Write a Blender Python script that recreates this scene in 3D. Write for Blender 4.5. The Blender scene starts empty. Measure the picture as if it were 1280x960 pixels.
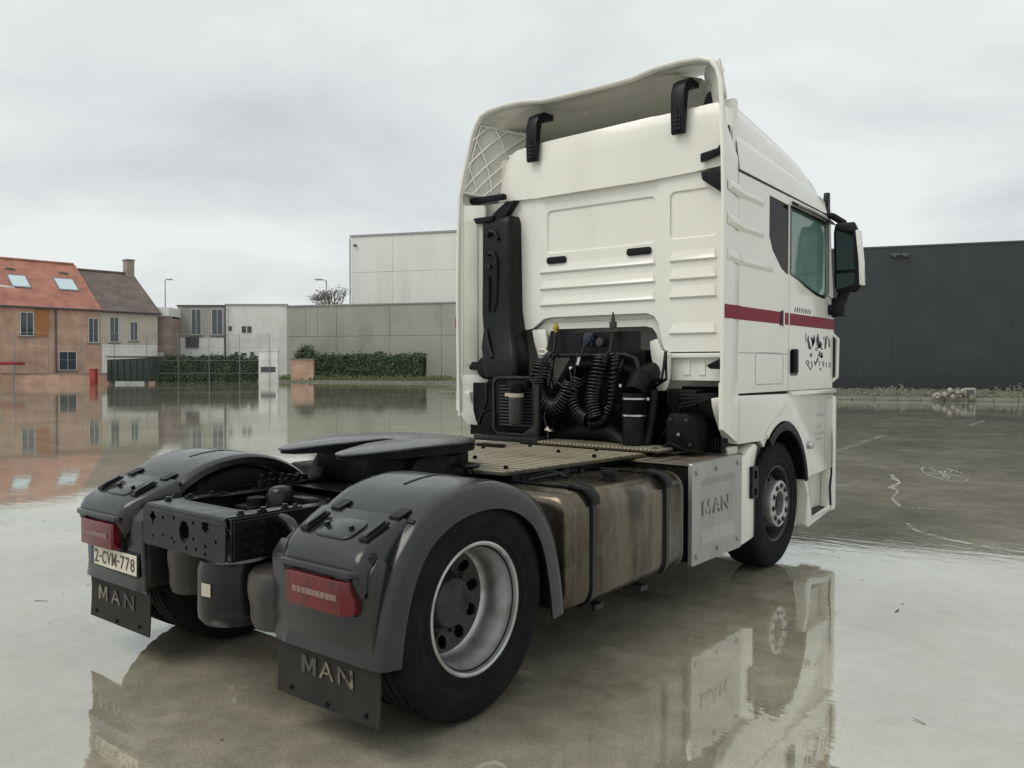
import bpy, bmesh, math, random
from math import sin, cos, pi, radians, sqrt, atan2
from mathutils import Vector, Matrix, noise as mnoise
random.seed(7)
scene = bpy.context.scene
COL = scene.collection

# ------------------------------------------------------------------ camera
CAM = Vector((3.6303, -2.7964, 1.5915))
RV = Vector((0.78199774, 0.62327932, 0.00155792))
UV = Vector((-0.01453382, 0.01573589, 0.99977055))
FV = Vector((-0.62311179, 0.78184095, -0.02136406))
cd = bpy.data.cameras.new('camera')
cam = bpy.data.objects.new('camera', cd); COL.objects.link(cam)
cam.matrix_world = Matrix(((RV.x, UV.x, -FV.x, CAM.x), (RV.y, UV.y, -FV.y, CAM.y), (RV.z, UV.z, -FV.z, CAM.z), (0, 0, 0, 1)))
cd.sensor_width = 36; cd.lens = 1036.96 / 1280 * 36
cd.clip_start = 0.05; cd.clip_end = 3000
scene.camera = cam
# ------------------------------------------------------------------ overcast sky
SUN_EL, SUN_AZ = radians(54), radians(205)      # compass angle of the veiled sun (clockwise from +Y)
world = bpy.data.worlds.new('World'); scene.world = world; world.use_nodes = True
wn = world.node_tree; wn.nodes.clear()
def N(nt, t, **kw):
    n = nt.nodes.new(t)
    for k, v in kw.items():
        if k == 'inp':
            for a, b in v.items(): n.inputs[a].default_value = b
        else: setattr(n, k, v)
    return n
sky = N(wn, 'ShaderNodeTexSky', sky_type='NISHITA', sun_disc=False, sun_elevation=SUN_EL, sun_rotation=SUN_AZ)
bg1 = N(wn, 'ShaderNodeBackground', inp={'Strength': 0.1})
bg2 = N(wn, 'ShaderNodeBackground', inp={'Strength': 1.0})
tc = N(wn, 'ShaderNodeTexCoord')
sep = N(wn, 'ShaderNodeSeparateXYZ')
mx = N(wn, 'ShaderNodeMath', operation='MAXIMUM', inp={1: 0.0})
ad = N(wn, 'ShaderNodeMath', operation='ADD', inp={1: 0.22})
dv = N(wn, 'ShaderNodeVectorMath', operation='DIVIDE')
cmb = N(wn, 'ShaderNodeCombineXYZ')
wn.links.new(tc.outputs['Generated'], sep.inputs[0])
wn.links.new(sep.outputs['Z'], mx.inputs[0]); wn.links.new(mx.outputs[0], ad.inputs[0])
for k in range(3): wn.links.new(ad.outputs[0], cmb.inputs[k])
wn.links.new(tc.outputs['Generated'], dv.inputs[0]); wn.links.new(cmb.outputs[0], dv.inputs[1])
n1 = N(wn, 'ShaderNodeTexNoise', inp={'Scale': 1.15, 'Detail': 7.0, 'Roughness': 0.52, 'Distortion': 0.35})
wn.links.new(dv.outputs[0], n1.inputs['Vector'])
cr = N(wn, 'ShaderNodeValToRGB')
cr.color_ramp.elements[0].position = 0.30; cr.color_ramp.elements[0].color = (0.63, 0.665, 0.675, 1)
cr.color_ramp.elements[1].position = 0.62; cr.color_ramp.elements[1].color = (0.85, 0.89, 0.88, 1)
wn.links.new(n1.outputs['Fac'], cr.inputs[0])
mxs = N(wn, 'ShaderNodeMixShader', inp={0: 0.95})
wo = N(wn, 'ShaderNodeOutputWorld')
wn.links.new(sky.outputs[0], bg1.inputs[0]); wn.links.new(cr.outputs[0], bg2.inputs[0])
wn.links.new(bg1.outputs[0], mxs.inputs[1]); wn.links.new(bg2.outputs[0], mxs.inputs[2])
wn.links.new(mxs.outputs[0], wo.inputs[0])
# ------------------------------------------------------------------ veiled sun
sd = bpy.data.lights.new('sun', 'SUN'); sd.energy = 1.5; sd.angle = radians(35); sd.color = (1.0, 0.965, 0.90)
sun = bpy.data.objects.new('sun', sd); COL.objects.link(sun)
sdir = Vector((sin(SUN_AZ) * cos(SUN_EL), cos(SUN_AZ) * cos(SUN_EL), sin(SUN_EL)))
sun.rotation_euler = sdir.to_track_quat('Z', 'Y').to_euler()
sun.location = (0, 0, 40)
vs = scene.view_settings
vs.view_transform = 'Standard'; vs.look = 'None'; vs.exposure = 0.0; vs.gamma = 1.0; vs.use_curve_mapping = False

# ================================================================== materials
MATS = {}
def mat(name, col, rough=0.5, metal=0.0, coat=0.0, dirt=None, dscale=3.0, dlo=0.45, dhi=0.7, stretch=(1, 1, 1),
        bump=0.0, bscale=40.0, rvar=0.0, spec=0.5, trans=0.0, ior=1.45, alpha=1.0, bstretch=(1, 1, 1), dirt2=None):
    m = bpy.data.materials.new(name); m.use_nodes = True; nt = m.node_tree
    b = nt.nodes['Principled BSDF']
    b.inputs['Base Color'].default_value = (*col, 1); b.inputs['Roughness'].default_value = rough
    b.inputs['Metallic'].default_value = metal; b.inputs['Coat Weight'].default_value = coat
    b.inputs['Coat Roughness'].default_value = 0.12
    b.inputs['Specular IOR Level'].default_value = spec; b.inputs['Transmission Weight'].default_value = trans
    b.inputs['IOR'].default_value = ior; b.inputs['Alpha'].default_value = alpha
    geo = N(nt, 'ShaderNodeTexCoord')
    def nz(scale, st, detail=6):
        mp = N(nt, 'ShaderNodeMapping'); mp.inputs['Scale'].default_value = st
        nn = N(nt, 'ShaderNodeTexNoise', inp={'Scale': scale, 'Detail': detail, 'Roughness': 0.6})
        nt.links.new(geo.outputs['Object'], mp.inputs[0]); nt.links.new(mp.outputs[0], nn.inputs['Vector'])
        return nn
    last = None
    if dirt:
        nn = nz(dscale, stretch); rp = N(nt, 'ShaderNodeValToRGB')
        rp.color_ramp.elements[0].position = dlo; rp.color_ramp.elements[1].position = dhi
        rp.color_ramp.elements[0].color = (*col, 1); rp.color_ramp.elements[1].color = (*dirt, 1)
        nt.links.new(nn.outputs['Fac'], rp.inputs[0]); last = rp.outputs[0]
        if dirt2:
            n2 = nz(dscale * 5, (1, 1, 1)); r2 = N(nt, 'ShaderNodeMapRange', inp={1: 0.5, 2: 0.72, 3: 0.0, 4: 0.4})
            mi = N(nt, 'ShaderNodeMix', data_type='RGBA'); mi.inputs[7].default_value = (*dirt2, 1)
            nt.links.new(n2.outputs['Fac'], r2.inputs[0]); nt.links.new(r2.outputs[0], mi.inputs[0])
            nt.links.new(last, mi.inputs[6]); last = mi.outputs[2]
        nt.links.new(last, b.inputs['Base Color'])
    if rvar:
        nn = nz(dscale * 2.3, stretch); mr = N(nt, 'ShaderNodeMapRange', inp={1: 0.3, 2: 0.7, 3: max(0.02, rough - rvar), 4: rough + rvar})
        nt.links.new(nn.outputs['Fac'], mr.inputs[0]); nt.links.new(mr.outputs[0], b.inputs['Roughness'])
    if bump:
        nn = nz(bscale, bstretch); bp = N(nt, 'ShaderNodeBump', inp={'Strength': bump, 'Distance': 0.02})
        nt.links.new(nn.outputs['Fac'], bp.inputs['Height']); nt.links.new(bp.outputs[0], b.inputs['Normal'])
    MATS[name] = m; return m
mat('white_paint', (0.735, 0.72, 0.65), 0.24, coat=0.4, dirt=(0.68, 0.66, 0.59), dscale=1.7, dlo=.5, dhi=.78, stretch=(1.6, 1.6, .4), rvar=0.05)
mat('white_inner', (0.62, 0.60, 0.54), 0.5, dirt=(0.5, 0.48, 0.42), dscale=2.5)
mat('silver_panel', (0.36, 0.355, 0.33), 0.34, metal=0.6, dirt=(0.28, 0.265, 0.23), dscale=3, stretch=(1, 1, .4), rvar=.08)
mat('stripe_red', (0.20, 0.004, 0.018), 0.35, spec=.15)
mat('fender_plastic', (0.009, 0.010, 0.0115), 0.30, coat=.4, dirt=(0.015, 0.015, 0.0145), dscale=3, rvar=.07, ior=1.45, dirt2=(0.026, 0.025, 0.022))
mat('flap_rubber', (0.018, 0.017, 0.014), 0.6, dirt=(0.030, 0.027, 0.021), dscale=5, stretch=(1, 1, .4), bump=.06, bscale=120, spec=.2)
mat('black_plastic', (0.006, 0.0065, 0.008), 0.42, dirt=(0.011, 0.011, 0.011), dscale=6, rvar=.1, spec=.22)
mat('black_gloss', (0.005, 0.0055, 0.007), 0.2, spec=.5)
mat('frame_paint', (0.008, 0.009, 0.010), 0.24, dirt=(0.024, 0.022, 0.019), dscale=5, stretch=(1, 1, .35), rvar=.14, bump=.05, bscale=60, ior=1.38)
mat('dirty_steel', (0.030, 0.027, 0.022), 0.55, dirt=(0.075, 0.063, 0.047), dscale=7, stretch=(1, 1, .4), bump=.1, bscale=70)
mat('engine_black', (0.004, 0.0045, 0.005), 0.5, dirt=(0.012, 0.011, 0.0095), dscale=9, rvar=.15, bump=.1, bscale=60, spec=.14)
mat('tank_metal', (0.165, 0.142, 0.105), 0.26, metal=0.9, dirt=(0.066, 0.052, 0.036), dscale=3.2, dlo=.38, dhi=.66, stretch=(1, 2.2, .35), rvar=.1, dirt2=(0.21, .185, .15))
mat('deck_metal', (0.46, 0.41, 0.30), 0.40, metal=0.4, dirt=(0.32, 0.275, 0.19), dscale=2.6, rvar=.1, dirt2=(.40, .36, .27))
mat('deck_groove', (0.075, 0.062, 0.042), 0.6, metal=0.2, dirt=(0.045, 0.036, 0.024), dscale=4)
mat('box_top_metal', (0.17, 0.145, 0.105), 0.5, metal=0.3, dirt=(0.08, 0.066, 0.048), dscale=4, rvar=.1)
mat('tyre_rubber', (0.007, 0.007, 0.0075), 0.68, dirt=(0.015, 0.014, 0.0125), dscale=6, bump=.12, bscale=90, spec=.12)
mat('rim_silver', (0.46, 0.46, 0.46), 0.34, metal=0.7, dirt=(0.27, 0.255, 0.23), dscale=8, rvar=.1)
mat('rim_dark', (0.040, 0.040, 0.040), 0.45, metal=.3, dirt=(0.014, 0.0135, 0.0125), dscale=9)
mat('chrome_dull', (0.55, 0.55, 0.54), 0.25, metal=.9)
mat('grease', (0.030, 0.030, 0.032), 0.30, coat=.3, dirt=(0.060, 0.059, 0.058), dscale=14, bump=.25, bscale=45, rvar=.1)
mat('lens_red', (0.12, 0.0012, 0.0045), 0.15, coat=.4, dirt=(0.03, 0.001, 0.002), dscale=11, stretch=(2.5, 1, .4))
mat('reflector', (0.20, 0.13, 0.115), 0.35, dirt=(.15, .08, .07), dscale=40)
mat('plate_white', (0.62, 0.58, 0.47), 0.4, dirt=(0.45, 0.41, 0.33), dscale=9)
mat('plate_ink', (0.07, 0.035, 0.03), 0.5)
mat('eu_blue', (0.02, 0.03, 0.10), 0.4)
mat('worn_letter', (0.17, 0.15, 0.115), 0.6, dirt=(0.035, 0.031, 0.025), dscale=34, dlo=.42, dhi=.62)
mat('faint_letter', (0.055, 0.052, 0.045), 0.65)
mat('decal_black', (0.016, 0.016, 0.018), 0.45)
mat('decal_grey', (0.36, 0.35, 0.33), 0.4)
mat('glass', (0.11, 0.20, 0.175), 0.05, spec=.5, dirt=(0.17, 0.29, 0.25), dscale=1.3)
mat('glass_dark', (0.004, 0.0045, 0.006), 0.12, spec=.08)
mat('mirror_glass', (0.10, 0.115, 0.12), 0.02, metal=1.0)
mat('interior_cloth', (0.10, 0.11, 0.11), 0.8)
mat('yellow_cap', (0.36, 0.26, 0.02), 0.4)
mat('label_paper', (0.42, 0.38, 0.28), 0.6)
mat('blue_plastic', (0.012, 0.02, 0.045), 0.4)
mat('tank_stain', (0.06, 0.05, 0.038), 0.4, metal=.6)
mat('filter_grey', (0.035, 0.037, 0.036), 0.45)
mat('red_reflector', (0.30, 0.03, 0.02), 0.3)
# places
mat('precast_grey', (0.33, 0.325, 0.285), 0.75, dirt=(0.25, 0.245, 0.21), dscale=.35, stretch=(1, 1, .35), bump=.1, bscale=6, dirt2=(.38, .37, .33))
mat('precast_cream', (0.72, 0.72, 0.67), 0.7, dirt=(0.63, 0.63, 0.58), dscale=.3, stretch=(1.6, 1.6, .2))
mat('coping', (0.30, 0.30, 0.29), 0.5)
mat('cladding_black', (0.024, 0.027, 0.032), 0.42, dirt=(0.034, 0.037, 0.043), dscale=.5, rvar=.06)
mat('wall_white', (0.70, 0.70, 0.66), 0.7, dirt=(0.56, 0.555, 0.51), dscale=.6)
mat('wall_taupe', (0.27, 0.245, 0.22), 0.8, dirt=(0.20, 0.18, 0.165), dscale=.8)
mat('wall_cream', (0.50, 0.46, 0.385), 0.8, dirt=(0.40, 0.35, 0.28), dscale=.8)
mat('roof_trim', (0.07, 0.07, 0.075), 0.5)
mat('skylight_glass', (0.55, 0.66, 0.70), 0.05, spec=1.0)
mat('window_dark', (0.05, 0.065, 0.08), 0.08, spec=.8)
mat('frame_white', (0.68, 0.68, 0.66), 0.5)
mat('wood_orange', (0.38, 0.16, 0.06), 0.6)
mat('galvanised', (0.26, 0.27, 0.28), 0.45, metal=.5)
mat('hedge_leaf', (0.030, 0.052, 0.024), 0.6, dirt=(0.055, 0.085, 0.035), dscale=2.0)
mat('hedge_core', (0.012, 0.02, 0.010), 0.9)
mat('grass', (0.075, 0.105, 0.035), 0.8, dirt=(0.12, 0.125, 0.06), dscale=1.2)
mat('weed_pale', (0.13, 0.14, 0.095), 0.8, dirt=(0.20, .20, .155), dscale=3)
mat('verge_soil', (0.10, 0.10, 0.055), 0.9, dirt=(0.16, 0.15, 0.095), dscale=.9, bump=.3, bscale=8)
mat('kerb_stone', (0.20, 0.195, 0.17), 0.7, dirt=(0.14, 0.135, 0.115), dscale=1.5)
mat('bark', (0.09, 0.075, 0.06), 0.9)
mat('rubble_pale', (0.34, 0.32, 0.28), 0.8, dirt=(0.22, .19, .165), dscale=3)
mat('container_green', (0.022, 0.032, 0.028), 0.5)
mat('sign_red', (0.30, 0.045, 0.035), 0.5)
mat('awning_red', (0.25, 0.03, 0.035), 0.6)
mat('car_white', (0.70, 0.70, 0.68), 0.2, coat=.5)

def pattern_mat(name, kind, c1, c2, mortar, scale, rough=.8, rot=(0, 0, 0)):
    m = bpy.data.materials.new(name); m.use_nodes = True; nt = m.node_tree; b = nt.nodes['Principled BSDF']
    b.inputs['Roughness'].default_value = rough
    g = N(nt, 'ShaderNodeTexCoord'); mp = N(nt, 'ShaderNodeMapping'); mp.inputs['Rotation'].default_value = rot
    br = N(nt, 'ShaderNodeTexBrick', inp={'Scale': scale, 'Mortar Size': 0.012, 'Brick Width': .5, 'Row Height': .18})
    br.inputs['Color1'].default_value = (*c1, 1); br.inputs['Color2'].default_value = (*c2, 1); br.inputs['Mortar'].default_value = (*mortar, 1)
    nn = N(nt, 'ShaderNodeTexNoise', inp={'Scale': .8, 'Detail': 6}); mr = N(nt, 'ShaderNodeMapRange', inp={1: .3, 2: .7, 3: .72, 4: 1.2})
    mi = N(nt, 'ShaderNodeMix', data_type='RGBA', blend_type='MULTIPLY'); mi.inputs[0].default_value = 1
    nt.links.new(g.outputs['Object'], mp.inputs[0]); nt.links.new(mp.outputs[0], br.inputs['Vector']); nt.links.new(g.outputs['Object'], nn.inputs['Vector'])
    nt.links.new(nn.outputs['Fac'], mr.inputs[0]); nt.links.new(br.outputs[0], mi.inputs[6]); nt.links.new(mr.outputs[0], mi.inputs[7])
    nt.links.new(mi.outputs[2], b.inputs['Base Color']); MATS[name] = m
pattern_mat('brick_orange', 'b', (0.56, 0.345, 0.245), (0.49, 0.29, 0.205), (0.48, .38, .32), 1.6, rot=(pi / 2, 0, 0))
pattern_mat('brick_brown', 'b', (0.29, 0.22, 0.19), (0.33, 0.26, 0.225), (0.36, .32, .29), 1.6, rot=(pi / 2, 0, 0))
pattern_mat('tile_red', 'b', (0.42, 0.185, 0.13), (0.36, 0.15, 0.105), (0.25, .11, .08), 1.9)
pattern_mat('tile_brown', 'b', (0.135, 0.105, 0.09), (0.165, 0.13, 0.112), (0.085, .068, .06), 1.9)

# run-down mark of spilt fuel below the filler, in the tank's own dirt
nt = MATS['tank_metal'].node_tree; bs_ = nt.nodes['Principled BSDF']; src = bs_.inputs['Base Color'].links[0].from_socket
tcn = N(nt, 'ShaderNodeTexCoord'); mpn = N(nt, 'ShaderNodeMapping'); mpn.inputs['Location'].default_value = (0, -1.40, -.80); 
vd = N(nt, 'ShaderNodeVectorMath', operation='MULTIPLY'); vd.inputs[1].default_value = (0, 9.0, 5.5); ln = N(nt, 'ShaderNodeVectorMath', operation='LENGTH')
nz_ = N(nt, 'ShaderNodeTexNoise', inp={'Scale': 14, 'Detail': 4}); ad_ = N(nt, 'ShaderNodeMath', operation='MULTIPLY_ADD', inp={1: 1.1}); mr_ = N(nt, 'ShaderNodeMapRange', inp={1: .95, 2: 1.45, 3: .72, 4: 0.0})
nt.links.new(tcn.outputs['Object'], mpn.inputs[0]); nt.links.new(mpn.outputs[0], vd.inputs[0]); nt.links.new(vd.outputs[0], ln.inputs[0]); nt.links.new(tcn.outputs['Object'], nz_.inputs['Vector'])
nt.links.new(nz_.outputs['Fac'], ad_.inputs[0]); nt.links.new(ln.outputs['Value'], ad_.inputs[2]); nt.links.new(ad_.outputs[0], mr_.inputs[0])
mi_ = N(nt, 'ShaderNodeMix', data_type='RGBA'); mi_.inputs[7].default_value = (.035, .03, .024, 1); nt.links.new(mr_.outputs[0], mi_.inputs[0]); nt.links.new(src, mi_.inputs[6]); nt.links.new(mi_.outputs[2], bs_.inputs['Base Color'])

# wet concrete yard: a dark concrete body under a film of standing water
m = bpy.data.materials.new('wet_concrete'); m.use_nodes = True; nt = m.node_tree; nt.nodes.clear()
g = N(nt, 'ShaderNodeNewGeometry'); out = N(nt, 'ShaderNodeOutputMaterial')
def noise(scale, detail=5, vec=None, st=None, rough=.55):
    n = N(nt, 'ShaderNodeTexNoise', inp={'Scale': scale, 'Detail': detail, 'Roughness': rough})
    src = g.outputs['Position']
    if st:
        mp = N(nt, 'ShaderNodeMapping'); mp.inputs['Scale'].default_value = st[0]; mp.inputs['Rotation'].default_value = (0, 0, st[1])
        nt.links.new(src, mp.inputs[0]); src = mp.outputs[0]
    nt.links.new(src, n.inputs['Vector']); return n.outputs['Fac']
def mrange(x, a, b_, c, d):
    n = N(nt, 'ShaderNodeMapRange', inp={1: a, 2: b_, 3: c, 4: d}); nt.links.new(x, n.inputs[0]); return n.outputs[0]
def mathn(op, a, b_=None):
    n = N(nt, 'ShaderNodeMath', operation=op)
    for i, v in enumerate((a, b_)):
        if v is None: continue
        if isinstance(v, (int, float)): n.inputs[i].default_value = v
        else: nt.links.new(v, n.inputs[i])
    return n.outputs[0]
rp = N(nt, 'ShaderNodeValToRGB'); rp.color_ramp.elements[0].position = .33; rp.color_ramp.elements[1].position = .68
rp.color_ramp.elements[0].color = (0.225, 0.205, 0.150, 1); rp.color_ramp.elements[1].color = (0.40, 0.37, 0.285, 1)
nt.links.new(noise(.55, 9, rough=.65), rp.inputs[0])
speck = mrange(noise(38, 3), .62, .72, 0, .35)
mi = N(nt, 'ShaderNodeMix', data_type='RGBA'); mi.inputs[7].default_value = (0.30, .29, .25, 1)
grain = N(nt, 'ShaderNodeMix', data_type='RGBA', blend_type='MULTIPLY'); grain.inputs[0].default_value = 1
nt.links.new(mrange(mathn('ADD', mathn('MULTIPLY', noise(75, 4, rough=.75), .6), mathn('MULTIPLY', noise(7, 6, rough=.7), .4)), .32, .68, .62, 1.35), grain.inputs[7]); nt.links.new(rp.outputs[0], grain.inputs[6])
nt.links.new(speck, mi.inputs[0]); nt.links.new(grain.outputs[2], mi.inputs[6])
dif = N(nt, 'ShaderNodeBsdfDiffuse'); nt.links.new(mi.outputs[2], dif.inputs[0])
gl = N(nt, 'ShaderNodeBsdfGlossy'); gl.inputs['Color'].default_value = (0.93, 0.955, 0.94, 1)
damp = noise(.16, 6)                                   # where the film is thinner
rough_o = mathn('ADD', mrange(damp, .42, .66, .012, .045), mrange(noise(1.3, 5), .4, .7, 0, .03))
nt.links.new(rough_o, gl.inputs['Roughness'])
ff = N(nt, 'ShaderNodeFresnel', inp={'IOR': 1.36})
fac = mathn('ADD', mathn('MULTIPLY', ff.outputs[0], .75), mrange(damp, .40, .68, .325, .24))
fac = mathn('SUBTRACT', fac, mrange(noise(2.2, 8, rough=.75), .45, .72, 0, .13))
fac = mathn('MINIMUM', fac, .92)
bmp = N(nt, 'ShaderNodeBump', inp={'Strength': .22, 'Distance': .004})
h = mathn('ADD', noise(2.6, 3, st=((1, 3.2, 1), radians(-38.6))), mathn('MULTIPLY', noise(26, 2), .03))
nt.links.new(h, bmp.inputs['Height']); nt.links.new(bmp.outputs[0], gl.inputs['Normal'])
ms = N(nt, 'ShaderNodeMixShader'); nt.links.new(fac, ms.inputs[0]); nt.links.new(dif.outputs[0], ms.inputs[1]); nt.links.new(gl.outputs[0], ms.inputs[2])
nt.links.new(ms.outputs[0], out.inputs[0]); MATS['wet_concrete'] = m
def wetpaint(name, col, spec_mix=.35, rough=.12, brk=(.4, .62), scale=5):
    """worn paint on the yard that shows only where it has not rubbed off"""
    m = bpy.data.materials.new(name); m.use_nodes = True; nt = m.node_tree; nt.nodes.clear()
    o = N(nt, 'ShaderNodeOutputMaterial'); d = N(nt, 'ShaderNodeBsdfDiffuse'); d.inputs[0].default_value = (*col, 1)
    gg = N(nt, 'ShaderNodeBsdfGlossy'); gg.inputs['Roughness'].default_value = rough
    s = N(nt, 'ShaderNodeMixShader', inp={0: spec_mix}); t = N(nt, 'ShaderNodeBsdfTransparent'); s2 = N(nt, 'ShaderNodeMixShader')
    ge = N(nt, 'ShaderNodeNewGeometry'); nn = N(nt, 'ShaderNodeTexNoise', inp={'Scale': scale, 'Detail': 7, 'Roughness': .7})
    mr = N(nt, 'ShaderNodeMapRange', inp={1: brk[0], 2: brk[1], 3: 0, 4: 1})
    nt.links.new(ge.outputs['Position'], nn.inputs['Vector']); nt.links.new(nn.outputs['Fac'], mr.inputs[0]); nt.links.new(mr.outputs[0], s2.inputs[0])
    nt.links.new(d.outputs[0], s.inputs[1]); nt.links.new(gg.outputs[0], s.inputs[2])
    nt.links.new(t.outputs[0], s2.inputs[1]); nt.links.new(s.outputs[0], s2.inputs[2]); nt.links.new(s2.outputs[0], o.inputs[0]); MATS[name] = m
wetpaint('worn_white', (0.42, 0.41, 0.37), brk=(.44, .66)); wetpaint('chalk_and_reflection', (0.50, 0.50, 0.46), .2, .3, (.40, .62), 9)
wetpaint('pale_patch', (0.30, 0.32, 0.33), .38, .06, (.25, .5), .8); wetpaint('blue_print', (0.12, 0.33, 0.45), .3, .1, (.40, .6), 3)
wetpaint('red_print', (0.38, 0.07, 0.07), .3, .1, (.40, .6), 3)
wetpaint('tar_joint', (0.03, 0.03, 0.028), .25, .2, (.25, .4), 4)

# ================================================================== mesh helpers
def B(): return bmesh.new()
def box(b, x0, x1, y0, y1, z0, z1):
    v = [b.verts.new((x, y, z)) for z in (z0, z1) for y in (y0, y1) for x in (x0, x1)]
    for f in ((0, 2, 3, 1), (4, 5, 7, 6), (0, 1, 5, 4), (2, 6, 7, 3), (0, 4, 6, 2), (1, 3, 7, 5)): b.faces.new([v[i] for i in f])
    return v
def frame_of(d):
    d = d.normalized(); a = Vector((0, 0, 1)) if abs(d.z) < .9 else Vector((1, 0, 0))
    u = d.cross(a).normalized(); return u, d.cross(u).normalized()
def loft(b, rings, closed=True, cap=True):
    R = [[b.verts.new(p) for p in r] for r in rings]; n = len(R[0])
    for i in range(len(R) - 1):
        for j in range(n if closed else n - 1):
            k = (j + 1) % n
            b.faces.new((R[i][j], R[i][k], R[i + 1][k], R[i + 1][j]))
    if cap and closed:
        b.faces.new(R[0][::-1]); b.faces.new(R[-1])
    return R
def cyl(b, p0, p1, r0, r1=None, n=20, cap=True):
    p0, p1 = Vector(p0), Vector(p1); r1 = r0 if r1 is None else r1; u, w = frame_of(p1 - p0)
    loft(b, [[p + u * (cos(2 * pi * k / n) * r) + w * (sin(2 * pi * k / n) * r) for k in range(n)] for p, r in ((p0, r0), (p1, r1))], True, cap)
def tube(b, pts, r, n=8, cap=True):
    pts = [Vector(p) for p in pts]; rings = []; pu = None
    for i, p in enumerate(pts):
        d = (pts[min(i + 1, len(pts) - 1)] - pts[max(i - 1, 0)]).normalized()
        if pu is None: u, w = frame_of(d)
        else:
            u = pu - d * pu.dot(d)
            u = u.normalized() if u.length > 1e-6 else frame_of(d)[0]
            w = d.cross(u)
        pu = u; rr = r[i] if isinstance(r, (list, tuple)) else r
        rings.append([p + u * (cos(2 * pi * k / n) * rr) + w * (sin(2 * pi * k / n) * rr) for k in range(n)])
    loft(b, rings, True, cap)
def ax(axis, a, p):
    return (a, p[0], p[1]) if axis == 'x' else (p[0], a, p[1]) if axis == 'y' else (p[0], p[1], a)
def prism(b, poly, axis, a0, a1, scale1=None):
    r0 = [ax(axis, a0, p) for p in poly]; r1 = [ax(axis, a1, p) for p in (scale1 or poly)]
    loft(b, [r0, r1])
def plate(b, outer, holes, axis, a0, a1):
    """flat plate with real holes"""
    for a in (a0, a1):
        es = []
        for loop in [outer] + holes:
            vv = [b.verts.new(ax(axis, a, p)) for p in loop]
            es += [b.edges.new((vv[i], vv[(i + 1) % len(vv)])) for i in range(len(vv))]
        bmesh.ops.triangle_fill(b, edges=es, use_beauty=True, use_dissolve=False)
    for loop in [outer] + holes:
        n = len(loop); A = [b.verts.new(ax(axis, a0, p)) for p in loop]; Z = [b.verts.new(ax(axis, a1, p)) for p in loop]
        for i in range(n): b.faces.new((A[i], A[(i + 1) % n], Z[(i + 1) % n], Z[i]))
    bmesh.ops.remove_doubles(b, verts=b.verts, dist=1e-5)
def circ(cx, cy, r, n=16, ry=None): return [(cx + r * cos(2 * pi * k / n), cy + (ry or r) * sin(2 * pi * k / n)) for k in range(n)]
def rrect(x0, x1, y0, y1, r, n=4):
    o = []
    for cx, cy, a in ((x1 - r, y1 - r, 0), (x0 + r, y1 - r, 90), (x0 + r, y0 + r, 180), (x1 - r, y0 + r, 270)):
        for k in range(n + 1):
            t = radians(a + 90 * k / n); o.append((cx + r * cos(t), cy + r * sin(t)))
    return o
def lathe(b, prof, c, n=48, mod=None):
    """profile of (x offset, radius) turned about an x-parallel axis through c"""
    rings = []
    for k in range(n):
        t = 2 * pi * k / n
        rings.append([(c[0] + x, c[1] + r * cos(t), c[2] + r * sin(t)) for x, r in (mod(k, prof) if mod else prof)])
    R = [[b.verts.new(p) for p in r] for r in rings]
    for k in range(n):
        for j in range(len(prof) - 1):
            q = R[(k + 1) % n]; b.faces.new((R[k][j], R[k][j + 1], q[j + 1], q[j]))
def bolt(b, p, d, r=.014, h=.012):
    p = Vector(p); d = Vector(d).normalized(); cyl(b, p, p + d * h * .35, r * 1.35, n=10); cyl(b, p + d * h * .35, p + d * h, r, n=6)
def OB(name, b, m, parent=None, bevel=0, seg=2, ang=32, smooth=True, loc=None):
    bmesh.ops.recalc_face_normals(b, faces=b.faces)
    if bevel:
        es = [e for e in b.edges if len(e.link_faces) == 2 and e.calc_face_angle(0) > radians(ang)]
        bmesh.ops.bevel(b, geom=es, offset=bevel, segments=seg, affect='EDGES', clamp_overlap=True, profile=.5)
    me = bpy.data.meshes.new(name); b.to_mesh(me); b.free()
    me.materials.append(MATS[m])
    if smooth:
        me.shade_smooth(); me.set_sharp_from_angle(angle=radians(ang + 4))
    o = bpy.data.objects.new(name, me); COL.objects.link(o)
    if parent: o.parent = parent
    if loc: o.location = loc
    return o
def thing(name, label, cat, loc=(0, 0, 0), rz=0, group=None):
    o = bpy.data.objects.new(name, None); COL.objects.link(o); o.location = loc; o.rotation_euler = (0, 0, rz)
    o.empty_display_size = .2; return tag(o, label, cat, group)
def tag(o, label, cat, group=None, kind=None):
    o['label'] = label; o['category'] = cat
    if group: o['group'] = group
    if kind: o['kind'] = kind
    return o
def struct(o): o['kind'] = 'structure'; return o
M_POLY = [(0, 0), (0, 1), (.26, 1), (.5, .42), (.74, 1), (1, 1), (1, 0), (.78, 0), (.78, .60), (.58, .12), (.42, .12), (.22, .60), (.22, 0)]
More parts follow.
